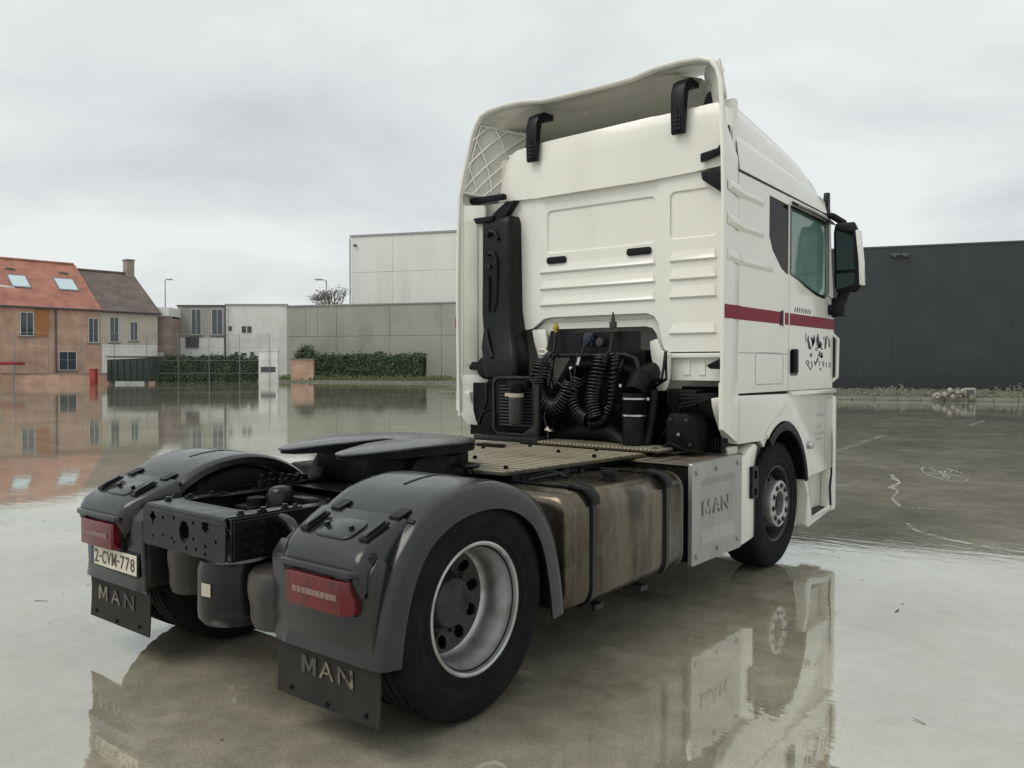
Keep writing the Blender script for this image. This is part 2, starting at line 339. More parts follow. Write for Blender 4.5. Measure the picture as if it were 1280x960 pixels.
def lettering(name, s, fn, w, h, m, parent, depth=.003, bold=.004):
    """row of thin raised letters; fn maps (along, up, out) to a point"""
    wid = [.55 if c == '-' else 1.2 if c == 'M' else 1.0 for c in s]; gap = .22; tot = sum(wid) + gap * (len(s) - 1); b = B(); x = 0
    for c, cw in zip(s, wid):
        x0, x1 = x / tot * w, (x + cw) / tot * w; x += cw + gap
        if c == 'M': V = [(p[0], p[1]) for p in M_POLY]; loft(b, [[fn(x0 + a * (x1 - x0), u * h, o) for a, u in V] for o in (0, depth)])
        elif c == '-': loft(b, [[fn(x0 + a * (x1 - x0), u * h, o) for a, u in ((.1, .42), (.9, .42), (.9, .58), (.1, .58))] for o in (0, depth)])
        else:
            cu = bpy.data.curves.new(name, 'FONT'); cu.body = c; cu.extrude = .5; cu.offset = bold; cu.resolution_u = 3
            t = bpy.data.objects.new(name, cu); COL.objects.link(t); bpy.context.view_layer.update()
            me = bpy.data.meshes.new_from_object(t.evaluated_get(bpy.context.evaluated_depsgraph_get()))
            bpy.data.objects.remove(t); bpy.data.curves.remove(cu)
            xs = [v.co.x for v in me.vertices]; ys = [v.co.y for v in me.vertices]
            for v in me.vertices: v.co = fn(x0 + (v.co.x - min(xs)) / (max(xs) - min(xs)) * (x1 - x0), (v.co.y - min(ys)) / (max(ys) - min(ys)) * h, (v.co.z + .5) * depth)
            b.from_mesh(me); bpy.data.meshes.remove(me)
    return OB(name, b, m, parent, smooth=False)
def ribbon(b, pts, wd, fn):
    """flat stroke of varying width; fn maps (u, v) to a point"""
    n = len(pts); L = []; 
    for i, p in enumerate(pts):
        a = pts[max(i - 1, 0)]; c = pts[min(i + 1, n - 1)]; dx, dy = c[0] - a[0], c[1] - a[1]; l = max(1e-6, sqrt(dx * dx + dy * dy))
        w = wd[i] if isinstance(wd, (list, tuple)) else wd
        L.append((b.verts.new(fn(p[0] - dy / l * w / 2, p[1] + dx / l * w / 2)), b.verts.new(fn(p[0] + dy / l * w / 2, p[1] - dx / l * w / 2))))
    for i in range(n - 1): b.faces.new((L[i][0], L[i][1], L[i + 1][1], L[i + 1][0]))

# ================================================================== the yard and what stands round it
# site frame: u metres to the right of, v metres away from the corner of the yard at (3.63, -2.80)
SA = radians(38.56)
def site(u, v, z=0): return (3.6303 + u * cos(SA) - v * sin(SA), -2.7964 + u * sin(SA) + v * cos(SA), z)
b = B()
vv = [b.verts.new(p) for p in ((-900, -900, 0), (900, -900, 0), (900, 900, 0), (-900, 900, 0))]; b.faces.new(vv)
struct(OB('ground', b, 'wet_concrete', smooth=False))
# --- worn paint, joints, chalk and a painted wheel reflection on the concrete
def mark(name, pts, wd, m, z=.004):
    b = B(); ribbon(b, [site(*p)[:2] for p in pts], wd, lambda u, v: (u, v, z)); return struct(OB(name, b, m, smooth=False))
mark('painted_line', [(5.2, 14.4), (6.6, 16.3), (8.6, 19.2)], .16, 'worn_white')
mark('painted_line', [(12.5, 22.6), (14.0, 24.6)], .14, 'worn_white')
mark('painted_line', [(12.6, 27.5), (14.4, 28.5)], .14, 'worn_white')
mark('painted_line', [(3.6, 11.0), (4.6, 11.1)], .16, 'worn_white')
mark('painted_line', [(13.2, 36.2), (17.5, 35.6)], .22, 'worn_white')
mark('painted_line', [(9, 37.8), (22, 35.2)], .22, 'worn_white')
mark('chalk_line', [(5.60, 12.2), (5.45, 11.8), (5.35, 11.4), (5.0, 10.9), (4.95, 10.6), (4.6, 10.0), (4.42, 9.4)], [.04, .08, .03, .08, .03, .03, .05], 'chalk_and_reflection')
mark('chalk_line', [(4.40, 9.3), (4.75, 9.25), (5.3, 9.1)], [.05, .12, .03], 'worn_white')
mark('chalk_line', [(4.02, 8.4), (3.92, 8.0), (4.02, 7.6), (4.25, 7.2), (4.5, 7.05)], [.03, .05, .08, .07, .02], 'chalk_and_reflection')
b = B(); c0 = (6.45, 12.35)  # ring and spokes paint a wheel's reflection flat onto the ground
ring = [(c0[0] + .27 * cos(2 * pi * k / 28) + .52 * .42 * sin(2 * pi * k / 28), c0[1] + .85 * sin(2 * pi * k / 28)) for k in range(25)]
ribbon(b, [site(*p)[:2] for p in ring], .03, lambda u, v: (u, v, .004))
for k in range(5):
    t = .5 + 2 * pi * k / 5
    pts = [(c0[0] + .25 * s * cos(t + q) + .46 * .42 * s * sin(t + q), c0[1] + .75 * s * sin(t + q)) for s, q in ((.02, 0), (.5, .28), (.95, 0), (.5, -.28), (.03, 0))]
    ribbon(b, [site(*p)[:2] for p in pts], .025, lambda u, v: (u, v, .008))
struct(OB('painted_wheel_reflection', b, 'chalk_and_reflection', smooth=False))
for pts, w in (([(-3.4, 6.75), (-2.9, 6.78), (-2.6, 6.82)], .012), ([(-14, 9.6), (-10, 9.3)], .012)):
    mark('concrete_joint', pts, w, 'tar_joint', .003)
def leaves(b, n, fn, size):
    for _ in range(n):
        p, nrm = fn(); u, w = frame_of(nrm); t = random.uniform(0, 2 * pi); s = size * random.uniform(.6, 1.4)
        a = u * cos(t) + w * sin(t); c = u * -sin(t) + w * cos(t)
        a = a * s + nrm * s * random.uniform(-.5, .5); c = c * s * .55 + nrm * s * random.uniform(-.4, .4)
        q = [b.verts.new(p + x) for x in (-a, c, a, -c)]; b.faces.new(q)

# --- dark clad hall on the far side of the yard
def panelled(root, x0, x1, rows, cuts, m, depth=.25, gap=.03, pname='panel', jit=.006, bev=.012):
    """wall of separate panels along local x, front face at local y=0"""
    xs = [x0] + cuts + [x1]
    for z0, z1 in rows:
        for a, c in zip(xs, xs[1:]):
            b = B(); j = random.uniform(-jit, jit); box(b, a + gap / 2, c - gap / 2, j, depth, z0 + gap / 2, z1 - gap / 2)
            OB(pname, b, m, root, bevel=bev, seg=1)
bu0, bv0 = 10.2, 46.3; ang = atan2(-3.0 , 7.8) * .95
hall = thing('dark_hall', 'long hall clad in flat charcoal panels behind a weedy kerb', 'building', site(bu0, bv0), SA + ang)
panelled(hall, 0, 34, [(.25, 7.72)], [1.35 * k + .6 for k in range(1, 25)], 'cladding_black', .12, .004, 'cladding_panel', .001, .002)
b = B(); box(b, 0, 34, .13, 14, .0, 7.66); OB('wall_core', b, 'cladding_black', hall)
b = B(); box(b, -.05, 34.05, -.04, .3, 7.73, 7.82); OB('parapet_cap', b, 'roof_trim', hall, bevel=.01)
b = B(); box(b, 0, 34, -.02, .12, 0, .235); OB('plinth', b, 'kerb_stone', hall)
b = B(); box(b, 9.9, 10.8, -.22, -.05, 7.3, 7.42); box(b, 10.0, 10.15, -.35, -.2, 7.2, 7.34); box(b, 10.45, 10.7, -.35, -.2, 7.2, 7.34); OB('flood_light', b, 'roof_trim', hall, bevel=.02)
b = B(); prism(b, [(-3.6, 0), (-3.6, .14), (-3.42, .16), (-3.0, .2), (-.02, .42), (-.02, 0)], 'x', -14, 40)
vg = OB('verge', b, 'verge_soil', smooth=False); vg.location = site(bu0, bv0); vg.rotation_euler = (0, 0, SA + ang); struct(vg)
b = B()
for k in range(54):
    x = -14 + k; box(b, x + .01, x + .99, -3.78, -3.61, 0, .17)
kb = OB('kerb', b, 'kerb_stone', bevel=.015, seg=1); kb.location = site(bu0, bv0); kb.rotation_euler = (0, 0, SA + ang); struct(kb)
b = B()
def fn():
    x = random.uniform(-14, 40); y = random.uniform(-3.3, -.1); d = max(0, mnoise.noise((x * .35, y * .4, 3)))
    return Vector((x, y, .2 + (y + 3.3) * .065 + random.random() ** 2 * (.10 + .75 * d * (1 if y > -2 else .5)))), Vector((random.uniform(-1, 1), -1, random.uniform(.2, 1))).normalized()
leaves(b, 9000, fn, .075)
wd = OB('verge_weeds', b, 'weed_pale', smooth=False); wd.location = site(bu0, bv0); wd.rotation_euler = (0, 0, SA + ang)
wd['kind'] = 'stuff'; wd['label'] = 'low pale weeds growing along the foot of the charcoal hall'; wd['category'] = 'weeds'
heap = thing('rubble_heap', 'small heap of pale broken rubble on the verge before the charcoal hall', 'rubble', site(20.6, 38.6, .1), SA + ang)
for k in range(34):
    b = B(); s = random.uniform(.06, .17); bmesh.ops.create_icosphere(b, subdivisions=1, radius=s)
    for v in b.verts: v.co *= random.uniform(.6, 1.25)
    r = random.random(); x = random.gauss(0, .55); z = .05 + max(0, .42 - abs(x) * .4) * random.random()
    OB('stone', b, random.choice(['rubble_pale', 'rubble_pale', 'weed_pale', 'dirty_steel']), heap, smooth=False, loc=(x, random.gauss(0, .35), z))
b = B(); box(b, .42, .86, -.1, .35, 0, .52); OB('crate', b, 'rubble_pale', heap, bevel=.02); b = B(); box(b, .48, .80, -.12, -.105, .05, .44); OB('crate_opening', b, 'roof_trim', heap)

# --- grey precast yard wall with a taller cream hall behind it
wa = radians(-17)
wall = thing('precast_wall', 'high grey stained precast concrete wall behind a clipped hedge', 'wall', site(-24.4, 90), SA + wa)
panelled(wall, 0, 46, [(0, 4.75), (4.75, 8.0)], [2.3, 3.75, 6.0, 12.2, 18.0, 20.2, 26, 33, 40], 'precast_grey', .3, .03, 'wall_panel', .02)
b = B(); box(b, -.1, 46.1, -.08, .42, 8.0, 8.14); OB('coping', b, 'coping', wall)
b = B(); box(b, 0, 46, .3, .6, 0, 8); OB('wall_core', b, 'precast_grey', wall)
hall2 = thing('cream_hall', 'tall cream warehouse of plain concrete panels rising above the grey wall', 'building', site(-18.75, 97), SA + wa)
panelled(hall2, 0, 40, [(0, 7.9), (7.9, 12.45), (12.45, 16.6)], [5.3, 16, 24, 32], 'precast_cream', .3, .025, 'wall_panel', .01)
b = B(); box(b, 0, 40, .3, 30, 0, 16.4); OB('wall_core', b, 'precast_cream', hall2)
b = B(); box(b, -.15, 40.1, -.1, .5, 16.6, 16.82); OB('parapet_cap', b, 'coping', hall2)
b = B(); cyl(b, (.55, -.25, 15.6), (.55, 0, 15.6), .16, n=12); OB('wall_lamp', b, 'roof_trim', hall2)
b = B(); cyl(b, (-.12, -.08, 0), (-.12, -.08, 16.5), .08, n=8); OB('downpipe', b, 'coping', hall2)
# hedge in front of the grey wall
def hedge(name, label, u, v, rz, L, D, H, n, size=.13, group=None, m='hedge_leaf'):
    h = thing(name, label, 'hedge', site(u, v), rz, group)
    b = B(); box(b, .1, L - .1, .12, D - .1, 0, H - .2)
    bmesh.ops.subdivide_edges(b, edges=b.edges[:], cuts=3, use_grid_fill=True)
    for vx in b.verts: vx.co += Vector((mnoise.noise(vx.co * .9), mnoise.noise(vx.co * .9 + Vector((5, 5, 5))), mnoise.noise(vx.co * 1.1 + Vector((9, 1, 4))))) * .13
    OB('twig_core', b, 'hedge_core', h)
    b = B()
    def fn():
        x = random.uniform(0, L); top = H + .35 * mnoise.noise((x * .7, 0, 1)) + .2 * mnoise.noise((x * 2.7, 0, 4))
        if random.random() < .75:
            z = random.uniform(.02, 1) * top; return Vector((x, .05 - .14 * mnoise.noise((x * 1.3, z * 1.3, 2)) + random.uniform(-.08, .1), z)), Vector((random.uniform(-.5, .5), -1, random.uniform(-.1, .8))).normalized()
        return Vector((x, random.uniform(0, D), top + random.uniform(-.15, .12) + (.35 * random.random() if random.random() < .12 else 0))), Vector((random.uniform(-.6, .6), random.uniform(-.8, .3), 1)).normalized()
    leaves(b, n, fn, size)
    OB('foliage', b, m, h, smooth=False); return h
hedge('clipped_hedge', 'clipped dark green hedge standing against the grey precast wall', -21.0, 84.6, SA + wa, 12.8, 1.4, 2.65, 5200)
b = B(); prism(b, [(-2.6, 0), (-2.6, .12), (-2.4, .16), (1.8, .42), (5, .42), (5, 0)], 'x', -4, 40)
v2 = OB('verge', b, 'grass', smooth=False); v2.location = site(-20.8, 84.4); v2.rotation_euler = (0, 0, SA + wa); struct(v2)
b = B()
for k in range(44): box(b, -4 + k + .01, -4 + k + .99, -2.8, -2.61, 0, .15)
k2 = OB('kerb', b, 'kerb_stone', bevel=.012, seg=1); k2.location = site(-20.8, 84.4); k2.rotation_euler = (0, 0, SA + wa); struct(k2)
b = B()
def fn():
    x = random.uniform(-3.5, 15.5); y = random.uniform(-2.2, 1.2)
    return Vector((x, y, .15 + (y + 2.4) * .06 + .4 * random.random() ** 2)), Vector((random.uniform(-1, 1), -1, random.uniform(0, 1))).normalized()
leaves(b, 2600, fn, .1)
g2 = OB('verge_grass', b, 'grass', smooth=False); g2.location = site(-20.8, 84.4); g2.rotation_euler = (0, 0, SA + wa)
g2['kind'] = 'stuff'; g2['label'] = 'rough green grass in front of the clipped hedge'; g2['category'] = 'grass'
# --- street lamps and the bare tree
def lamp_post(label, u, v, H, arm, rz):
    t = thing('street_lamp', label, 'street lamp', site(u, v), rz)
    b = B(); cyl(b, (0, 0, 0), (0, 0, H), .11, .06, n=12); OB('pole', b, 'galvanised', t)
    b = B(); tube(b, [(0, 0, H - .1), (-arm * .3, 0, H + .05), (-arm, 0, H + .1)], .045); OB('arm', b, 'galvanised', t)
    b = B(); box(b, -arm - .75, -arm, -.17, .17, H + .02, H + .18); OB('lantern', b, 'coping', t, bevel=.04)
lamp_post('grey street lamp whose head shows over the grey precast wall', -21.0, 94, 11.25, .5, SA)
lamp_post('thin grey street lamp rising behind the low taupe building', -45.9, 110, 12.9, .2, SA + pi)
tr = thing('bare_tree', 'rounded bare winter tree top showing over the grey wall', 'tree', site(-23.0, 108), 0)
b = B(); tips = []
def branch(p, d, L, r, lev):
    q = p + d * L; tube(b, [p, (p + q) / 2 + Vector((random.uniform(-1, 1), random.uniform(-1, 1), 0)) * L * .08, q], [r, r * .8, r * .55], n=5)
    if lev == 0: tips.append(q); return
    for _ in range(4 if lev > 1 else 5):
        branch(q, (d + Vector((random.gauss(0, .55), random.gauss(0, .55), random.gauss(.12, .3)))).normalized(), L * .66, r * .55, lev - 1)
branch(Vector((0, 0, 0)), Vector((0, 0, 1)), 4.6, .28, 4); OB('trunk', b, 'bark', tr)
b = B(); leaves(b, 900, lambda: (random.choice(tips) + Vector((random.gauss(0, .25), random.gauss(0, .25), random.gauss(0, .25))), Vector((random.gauss(0, 1), random.gauss(0, 1), random.gauss(0, 1))).normalized()), .09)
OB('crown', b, 'bark', tr, smooth=False)
# --- houses on the left: local x along the front, local y to the back
HA = SA + radians(48)
def win(parent, x0, x1, z0, z1, glass='window_dark', y=0.0, sill=True):
    b = B(); plate(b, [(x0 - .05, z0 - .05), (x1 + .05, z0 - .05), (x1 + .05, z1 + .05), (x0 - .05, z1 + .05)], [[(x0, z0), (x1, z0), (x1, z1), (x0, z1)]], 'y', y - .05, y - .004)
    w = OB('window', b, 'frame_white', parent)
    b = B(); box(b, x0, x1, y - .025, y - .006, z0, z1); OB('pane', b, glass, w)
    b = B(); box(b, (x0 + x1) / 2 - .018, (x0 + x1) / 2 + .018, y - .045, y - .026, z0, z1); OB('glazing_bar', b, 'frame_white', w)
    if sill: b = B(); box(b, x0 - .2, x1 + .2, y - .14, y - .052, z0 - .2, z0 - .1); OB('sill', b, 'kerb_stone', w)
def gable_roof(t, x0, x1, depth, eave, ridge, m, over=.35, th=.22):
    r = depth / 2; s = (ridge - eave) / r
    b = B(); prism(b, [(-over, eave - over * s), (r, ridge), (depth + over, eave - over * s), (depth + over, eave - over * s - th), (r, ridge - th), (-over, eave - over * s - th)], 'x', x0, x1)
    ro = OB('roof', b, m, t)
    b = B(); n = int((x1 - x0) / .4)
    for k in range(n): cyl(b, (x0 + k * .4 + .01, r, ridge + .02), (x0 + k * .4 + .41, r, ridge + .05), .14, .15, n=8)
    OB('ridge_tiles', b, m, ro)
    b = B(); tube(b, [(x0, -over - .06, eave - over * s - .1), (x1, -over - .06, eave - over * s - .1)], .1); OB('gutter', b, 'roof_trim', ro)
    return ro, s
house = thing('brick_house', 'long orange brick house with bright red tiled roof and two skylights', 'house', site(-46.6, 75.2), HA)
x0, x1 = -9.5, 9.0
b = B(); prism(b, [(0, 0), (12.4, 0), (12.4, 7.3), (6.2, 11.85), (0, 7.3)], 'x', x0, x1); OB('wall', b, 'brick_orange', house)
ro, s = gable_roof(house, x0 - .1, x1, 12.4, 7.35, 12.0, 'tile_red')
def roof_window(xa, xb, t0, t1):
    b = B(); P = lambda x, t, o: (x, 6.2 * t - .52 * o, 7.35 + 4.65 * t + .80 * o)
    for o0, o1, dx, dt in ((.0, .09, .12, .02),):
        loft(b, [[P(xa - dx, t0 - dt, o), P(xb + dx, t0 - dt, o), P(xb + dx, t1 + dt, o), P(xa - dx, t1 + dt, o)] for o in (o0, o1)])
    w = OB('skylight', b, 'galvanised', ro)
    b = B(); loft(b, [[P(xa, t0, o), P(xb, t0, o), P(xb, t1, o), P(xa, t1, o)] for o in (.092, .105)]); OB('skylight_pane', b, 'skylight_glass', ro)
roof_window(2.0, 3.45, .36, .60); roof_window(6.1, 7.75, .36, .60)
for x in (2.1, 6.9):
    b = B(); prism(b, [(4.5, 10.6), (4.55, 10.95), (4.95, 11.05)], 'x', x, x + .8); OB('roof_vent', b, 'tile_brown', ro)
win(house, 1.9, 2.95, 4.4, 6.5); b = B(); box(b, 3.1, 4.3, -.09, -.004, 4.3, 7.0); OB('shutter', b, 'wood_orange', house)
win(house, -2.2, -1.1, 4.4, 6.4); win(house, 7.9, 8.75, 3.9, 6.2, 'window_dark')
for x in (-2.0, 5.2): win(house, x, x + 1.5, 1.2, 2.9)
b = B(); cyl(b, (4.9, -.12, 0), (4.9, -.12, 6.9), .07, n=8); OB('downpipe', b, 'roof_trim', house)
h2 = thing('gable_house', 'pale rendered house with dark brown roof and brick chimney', 'house', site(-46.6 + 9.02 * cos(radians(48)), 75.2 + 9.02 * sin(radians(48))), HA)
b = B(); prism(b, [(0, 0), (12.2, 0), (12.2, 7.2), (6.1, 11.2), (0, 7.2)], 'x', 0, 5.7); OB('wall', b, 'wall_cream', h2)
ro2, s2 = gable_roof(h2, 0.02, 5.9, 12.2, 7.3, 11.5, 'tile_brown')
b = B(); box(b, 5.0, 5.8, 5.6, 6.6, 10.6, 12.9); ch = OB('chimney', b, 'brick_brown', ro2)
b = B(); box(b, 4.93, 5.87, 5.53, 6.67, 12.9, 13.05); OB('chimney_cap', b, 'kerb_stone', ro2)
win(h2, .9, 1.7, 4.0, 6.4, 'window_dark'); win(h2, 2.9, 3.6, 4.2, 6.0)
b = B(); box(b, .05, 5.6, -.12, -.004, 0, 3.7); OB('render_band', b, 'wall_white', h2)
# low buildings between the houses and the grey wall
def block(name, label, u0, u1, v, H, m, D=9, capm='coping', rz=SA):
    t = thing(name, label, 'building', site(u0, v), rz); L = u1 - u0
    b = B(); box(b, 0, L, 0, D, 0, H); OB('wall', b, m, t)
    b = B(); box(b, -.1, L + .1, -.1, .35, H, H + .18); OB('parapet_cap', b, capm, t); return t
lb = block('taupe_building', 'low taupe brick building with a white fascia along its flat roof', -39.6, -35.9, 87.2, 6.6, 'brick_brown')
b = B(); box(b, -.05, 3.75, -.3, 6, 6.79, 7.7); OB('fascia', b, 'wall_white', lb)
win(lb, .9, 2.0, 3.3, 4.6); b = B(); box(b, 1.0, 3.0, -.08, -.004, 1.6, 3.0); OB('roller_door', b, 'wall_white', lb)
wp = thing('white_pillar', 'tall white rendered pillar at the corner of the low taupe building', 'pillar', site(-39.9, 86.4), SA)
b = B(); box(b, 0, .75, 0, .6, 0, 7.9); OB('shaft', b, 'wall_white', wp, bevel=.03); b = B(); box(b, -.08, .83, -.08, .68, 7.9, 8.05); OB('cap', b, 'frame_white', wp)
gb = block('grey_building', 'flat roofed grey building with tall dark window openings', -36.2, -31.2, 90, 8.0, 'precast_grey', capm='roof_trim')
win(gb, 1.5, 2.5, 5.0, 7.7); win(gb, 3.7, 4.85, 5.0, 7.7)
b = B(); box(b, -.004 + .02, 4.98, -.1, -.004, 0, 4.6); OB('render_band', b, 'wall_white', gb)
b = B(); box(b, .9, 2.3, -.2, -.101, 3.5, 4.7); OB('sign_board', b, 'roof_trim', gb)
wb = block('white_building', 'blank white flat roofed building joined to the grey precast wall', -31.1, -24.5, 90.4, 8.15, 'wall_white')
for x, z, w, hh in ((1.7, 5.2, .45, .7), (2.3, 5.2, .45, .7), (.9, 2.6, .35, .5), (1.6, 2.7, .6, .3), (2.6, 2.6, .4, .5), (.3, 5.4, .3, .5)):
    b = B(); box(b, x, x + w, -.05, -.004, z, z + hh); OB('wall_vent', b, 'roof_trim', wb)
b = B(); box(b, -.01, .2, -.15, -.004, 0, 8.1); OB('corner_strip', b, 'frame_white', wb)
# mesh fence in front of the houses
fence = thing('wire_fence', 'tall thin wire fence on posts running before the houses', 'fence', site(-46.5, 72.6), SA + radians(14))
for k in range(10):
    b = B(); cyl(b, (k * 2.7, 0, 0), (k * 2.7, 0, 4.6), .03, n=6); OB('post', b, 'galvanised', fence)
for z in (.9, 2.1, 3.3, 4.5):
    b = B(); tube(b, [(0, -.06, z), (24.3, -.06, z)], .012, n=5); OB('rail', b, 'galvanised', fence)
b = B()
for k in range(122): tube(b, [(k * .2, -.1, .1), (k * .2, -.1, 4.5)], .004, n=3, cap=False)
mo = OB('wire_mesh', b, 'roof_trim', fence); mo['kind'] = 'stuff'
# low things along the street
lw = thing('garden_wall', 'low orange brick garden wall before the brick house', 'wall', site(-43.4, 70.5), SA + radians(10))
b = B(); box(b, 0, 8.6, 0, .3, 0, .85); OB('wall', b, 'brick_orange', lw); b = B(); box(b, -.05, 8.65, -.05, .35, .85, .95); OB('coping', b, 'kerb_stone', lw)
sk = thing('waste_container', 'dark green ribbed waste container standing beside the garden wall', 'container', site(-34.9, 71.5), SA)
b = B(); prism(b, [(0, .25), (0, 2.1), (4.0, 2.3), (3.7, .25)], 'y', 0, 1.8); OB('body', b, 'container_green', sk, bevel=.03)
for k in range(7): b = B(); box(b, .25 + k * .55, .37 + k * .55, -.07, -.003, .3, 2.05); OB('rib', b, 'container_green', sk)
b = B(); box(b, -.08, 4.1, -.1, 1.9, 2.3, 2.42); OB('lid', b, 'roof_trim', sk, bevel=.02)
for x in (.4, 3.3): b = B(); cyl(b, (x, .0, .13), (x, .3, .13), .13, n=12); OB('castor', b, 'roof_trim', sk)
rb = thing('red_bin', 'small bright red bin beside the dark waste container', 'bin', site(-35.7, 70.8), SA)
b = B(); prism(b, rrect(-.26, .26, -.26, .26, .08), 'z', 0, 1.25); OB('bin_body', b, 'sign_red', rb, bevel=.02); b = B(); box(b, -.3, .3, -.3, .3, 1.25, 1.33); OB('bin_lid', b, 'sign_red', rb, bevel=.02)
hedge('garden_hedge', 'dark squared garden hedge between brick piers along the street', -36.3, 85, SA, 10.4, 1.2, 2.5, 3600)
for u, lab in ((-37.6, 'reddish brick pier between the container and the squared hedge'), (-21.9, 'reddish brick pier at the end of the clipped hedge')):
    pr = thing('brick_pier', lab, 'pier', site(u, 85 if u < -30 else 82.2), SA)
    b = B(); box(b, 0, 1.0 if u < -30 else 2.2, 0, .6, 0, 2.2); OB('pier_body', b, 'brick_orange', pr); b = B(); box(b, -.06, (1.06 if u < -30 else 2.26), -.06, .66, 2.2, 2.32); OB('pier_cap', b, 'kerb_stone', pr)
gp = thing('white_gatepost', 'broad white gatepost standing between the two hedges', 'gatepost', site(-24.0, 78.6), SA)
b = B(); box(b, 0, 1.8, 0, .5, 0, 3.0); OB('post_body', b, 'wall_white', gp, bevel=.02); b = B(); box(b, -.06, 1.86, -.06, .56, 3.0, 3.14); OB('post_cap', b, 'frame_white', gp)
b = B(); box(b, .2, 1.6, -.03, -.004, 1.0, 1.5); OB('letter_flap', b, 'roof_trim', gp)
bs = thing('round_bush', 'small dark round bush leaning on the foot of the grey wall', 'bush', site(-21.6, 86.8, .3), SA)
b = B()
def fn():
    d = Vector((random.gauss(0, 1), random.gauss(0, 1), random.gauss(0, 1))).normalized(); r = random.uniform(.55, 1) * (1 + .3 * mnoise.noise(d * 2))
    return Vector((d.x * 1.3 * r, d.y * .8 * r, 2.2 + d.z * 1.5 * r)), d
leaves(b, 1100, fn, .12); OB('crown', b, 'hedge_leaf', bs, smooth=False); b = B(); cyl(b, (0, 0, -.3), (0, 0, 2), .08, n=6); OB('stem', b, 'bark', bs)
# near lamp whose arm reaches over the red roof, awning and the parked car at the edge
nl = thing('street_lamp', 'curved white lamp arm reaching across the red tiled roof', 'street lamp', site(-23.9, 33.6), SA)
b = B(); cyl(b, (0, 0, 0), (0, 0, 4.75), .09, .06, n=12); OB('pole', b, 'frame_white', nl)
b = B(); tube(b, [(0, 0, 4.7), (.6, 0, 5.05), (1.5, 0, 5.07), (2.6, 0, 4.93)], [.06, .06, .05, .05]); OB('arm', b, 'frame_white', nl)
b = B(); prism(b, [(2.5, 4.87), (2.6, 5.0), (3.15, 4.86), (3.7, 4.78), (3.7, 4.72)], 'y', -.16, .16); OB('lantern', b, 'frame_white', nl, bevel=.02)
aw = thing('red_awning', 'flat dark red awning table on thin legs before the brick house', 'awning', site(-42.6, 68.2), SA)
b = B(); box(b, -1.6, 1.9, 0, 1.2, 1.62, 1.9); OB('canopy', b, 'awning_red', aw, bevel=.05)
for x in (-1.4, 1.5): b = B(); box(b, x, x + .1, .1, .2, 0, 1.62); OB('leg', b, 'galvanised', aw)

vh = thing('parked_car', 'white estate car parked before the brick house', 'car', site(-43.6, 66.5), SA)
b = B(); prism(b, [(-2.2, .32), (-2.25, .75), (-2.1, 1.0), (-1.5, 1.05), (-.9, 1.45), (1.3, 1.48), (1.9, 1.1), (2.05, .8), (2.05, .32)], 'y', -.85, .85); OB('body', b, 'car_white', vh, bevel=.06)
b = B(); prism(b, [(-1.25, 1.08), (-.82, 1.38), (1.2, 1.40), (1.55, 1.1)], 'y', -.862, -.851); OB('side_window', b, 'window_dark', vh)
for x in (-1.4, 1.45):
    for y in (-.86, .66):
        b = B(); cyl(b, (x, y, .33), (x, y + .2, .33), .33, n=20); w_ = OB('wheel', b, 'tyre_rubber', vh, bevel=.03)
        b = B(); cyl(b, (x, y - .01, .33), (x, y + .01, .33), .21, n=16); OB('rim', b, 'rim_silver', w_)
b = B(); box(b, 1.95, 2.07, -.8, -.55, .75, .95); OB('tail_light', b, 'lens_red', vh, bevel=.02)
# scattered bits of leaf and grit on the wet concrete
b = B()
for k in range(150):
    u = random.uniform(-9, 9); v = random.uniform(2.2, 13); s_ = random.uniform(.004, .012); a = random.uniform(0, pi); p = Vector(site(u, v, .002))
    L_ = s_ * random.choice((1, 1, 1.5, 4)); q = [p + Vector((cos(a) * x - sin(a) * y, sin(a) * x + cos(a) * y, z)) for x, y, z in ((-L_, -s_ * .5, 0), (L_, -s_ * .3, .004), (L_, s_ * .4, .004), (-L_, s_ * .5, .002))]
    b.faces.new([b.verts.new(x) for x in q])
gr = OB('leaf_grit', b, 'bark', smooth=False); gr['kind'] = 'stuff'; gr['label'] = 'scattered dark bits of leaf and grit on the wet concrete'; gr['category'] = 'debris'
# ================================================================== the tractor unit (rear axle at y=0, nose towards +y)
T = thing('tractor_unit', 'white road tractor with red waist stripe and dark mudguards parked on wet concrete', 'truck')
FA = 3.66                                             # front axle
# --- chassis rails
for s in (-1, 1):
    b = B(); prof = [(.36, .71), (.36, .908), (.285, .908), (.285, .90), (.352, .90), (.352, .718), (.285, .718), (.285, .71)]
    loft(b, [[(s * (x + .02 * k), y, z) for x, z in prof] for y, k in ((-.70, 0), (.3, 0), (2.4, 0), (4.6, 0))])
    rail = OB('chassis_rail', b, 'frame_paint', T, bevel=.004, seg=1)
    b = B()
    for k in range(12): bolt(b, (s * .315, -.52 + k * .2, .908), (0, 0, 1), .012, .016)
    OB('flange_bolts', b, 'frame_paint', rail)
    b = B()
    for y in (-.62, -.54, -.46):
        for z in (.74, .78, .82, .87): bolt(b, (s * .368, y, z), (s, 0, 0), .013, .014)
    for k in range(8): bolt(b, (s * .36, -.2 + k * .3, .76), (s, 0, 0), .013); bolt(b, (s * .36, -.2 + k * .3, .86), (s, 0, 0), .013)
    OB('web_bolts', b, 'frame_paint', rail)
    b = B(); box(b, s * .361, s * .368, -.69, -.40, .722, .895); OB('gusset_plate', b, 'frame_paint', rail, bevel=.002, seg=1)
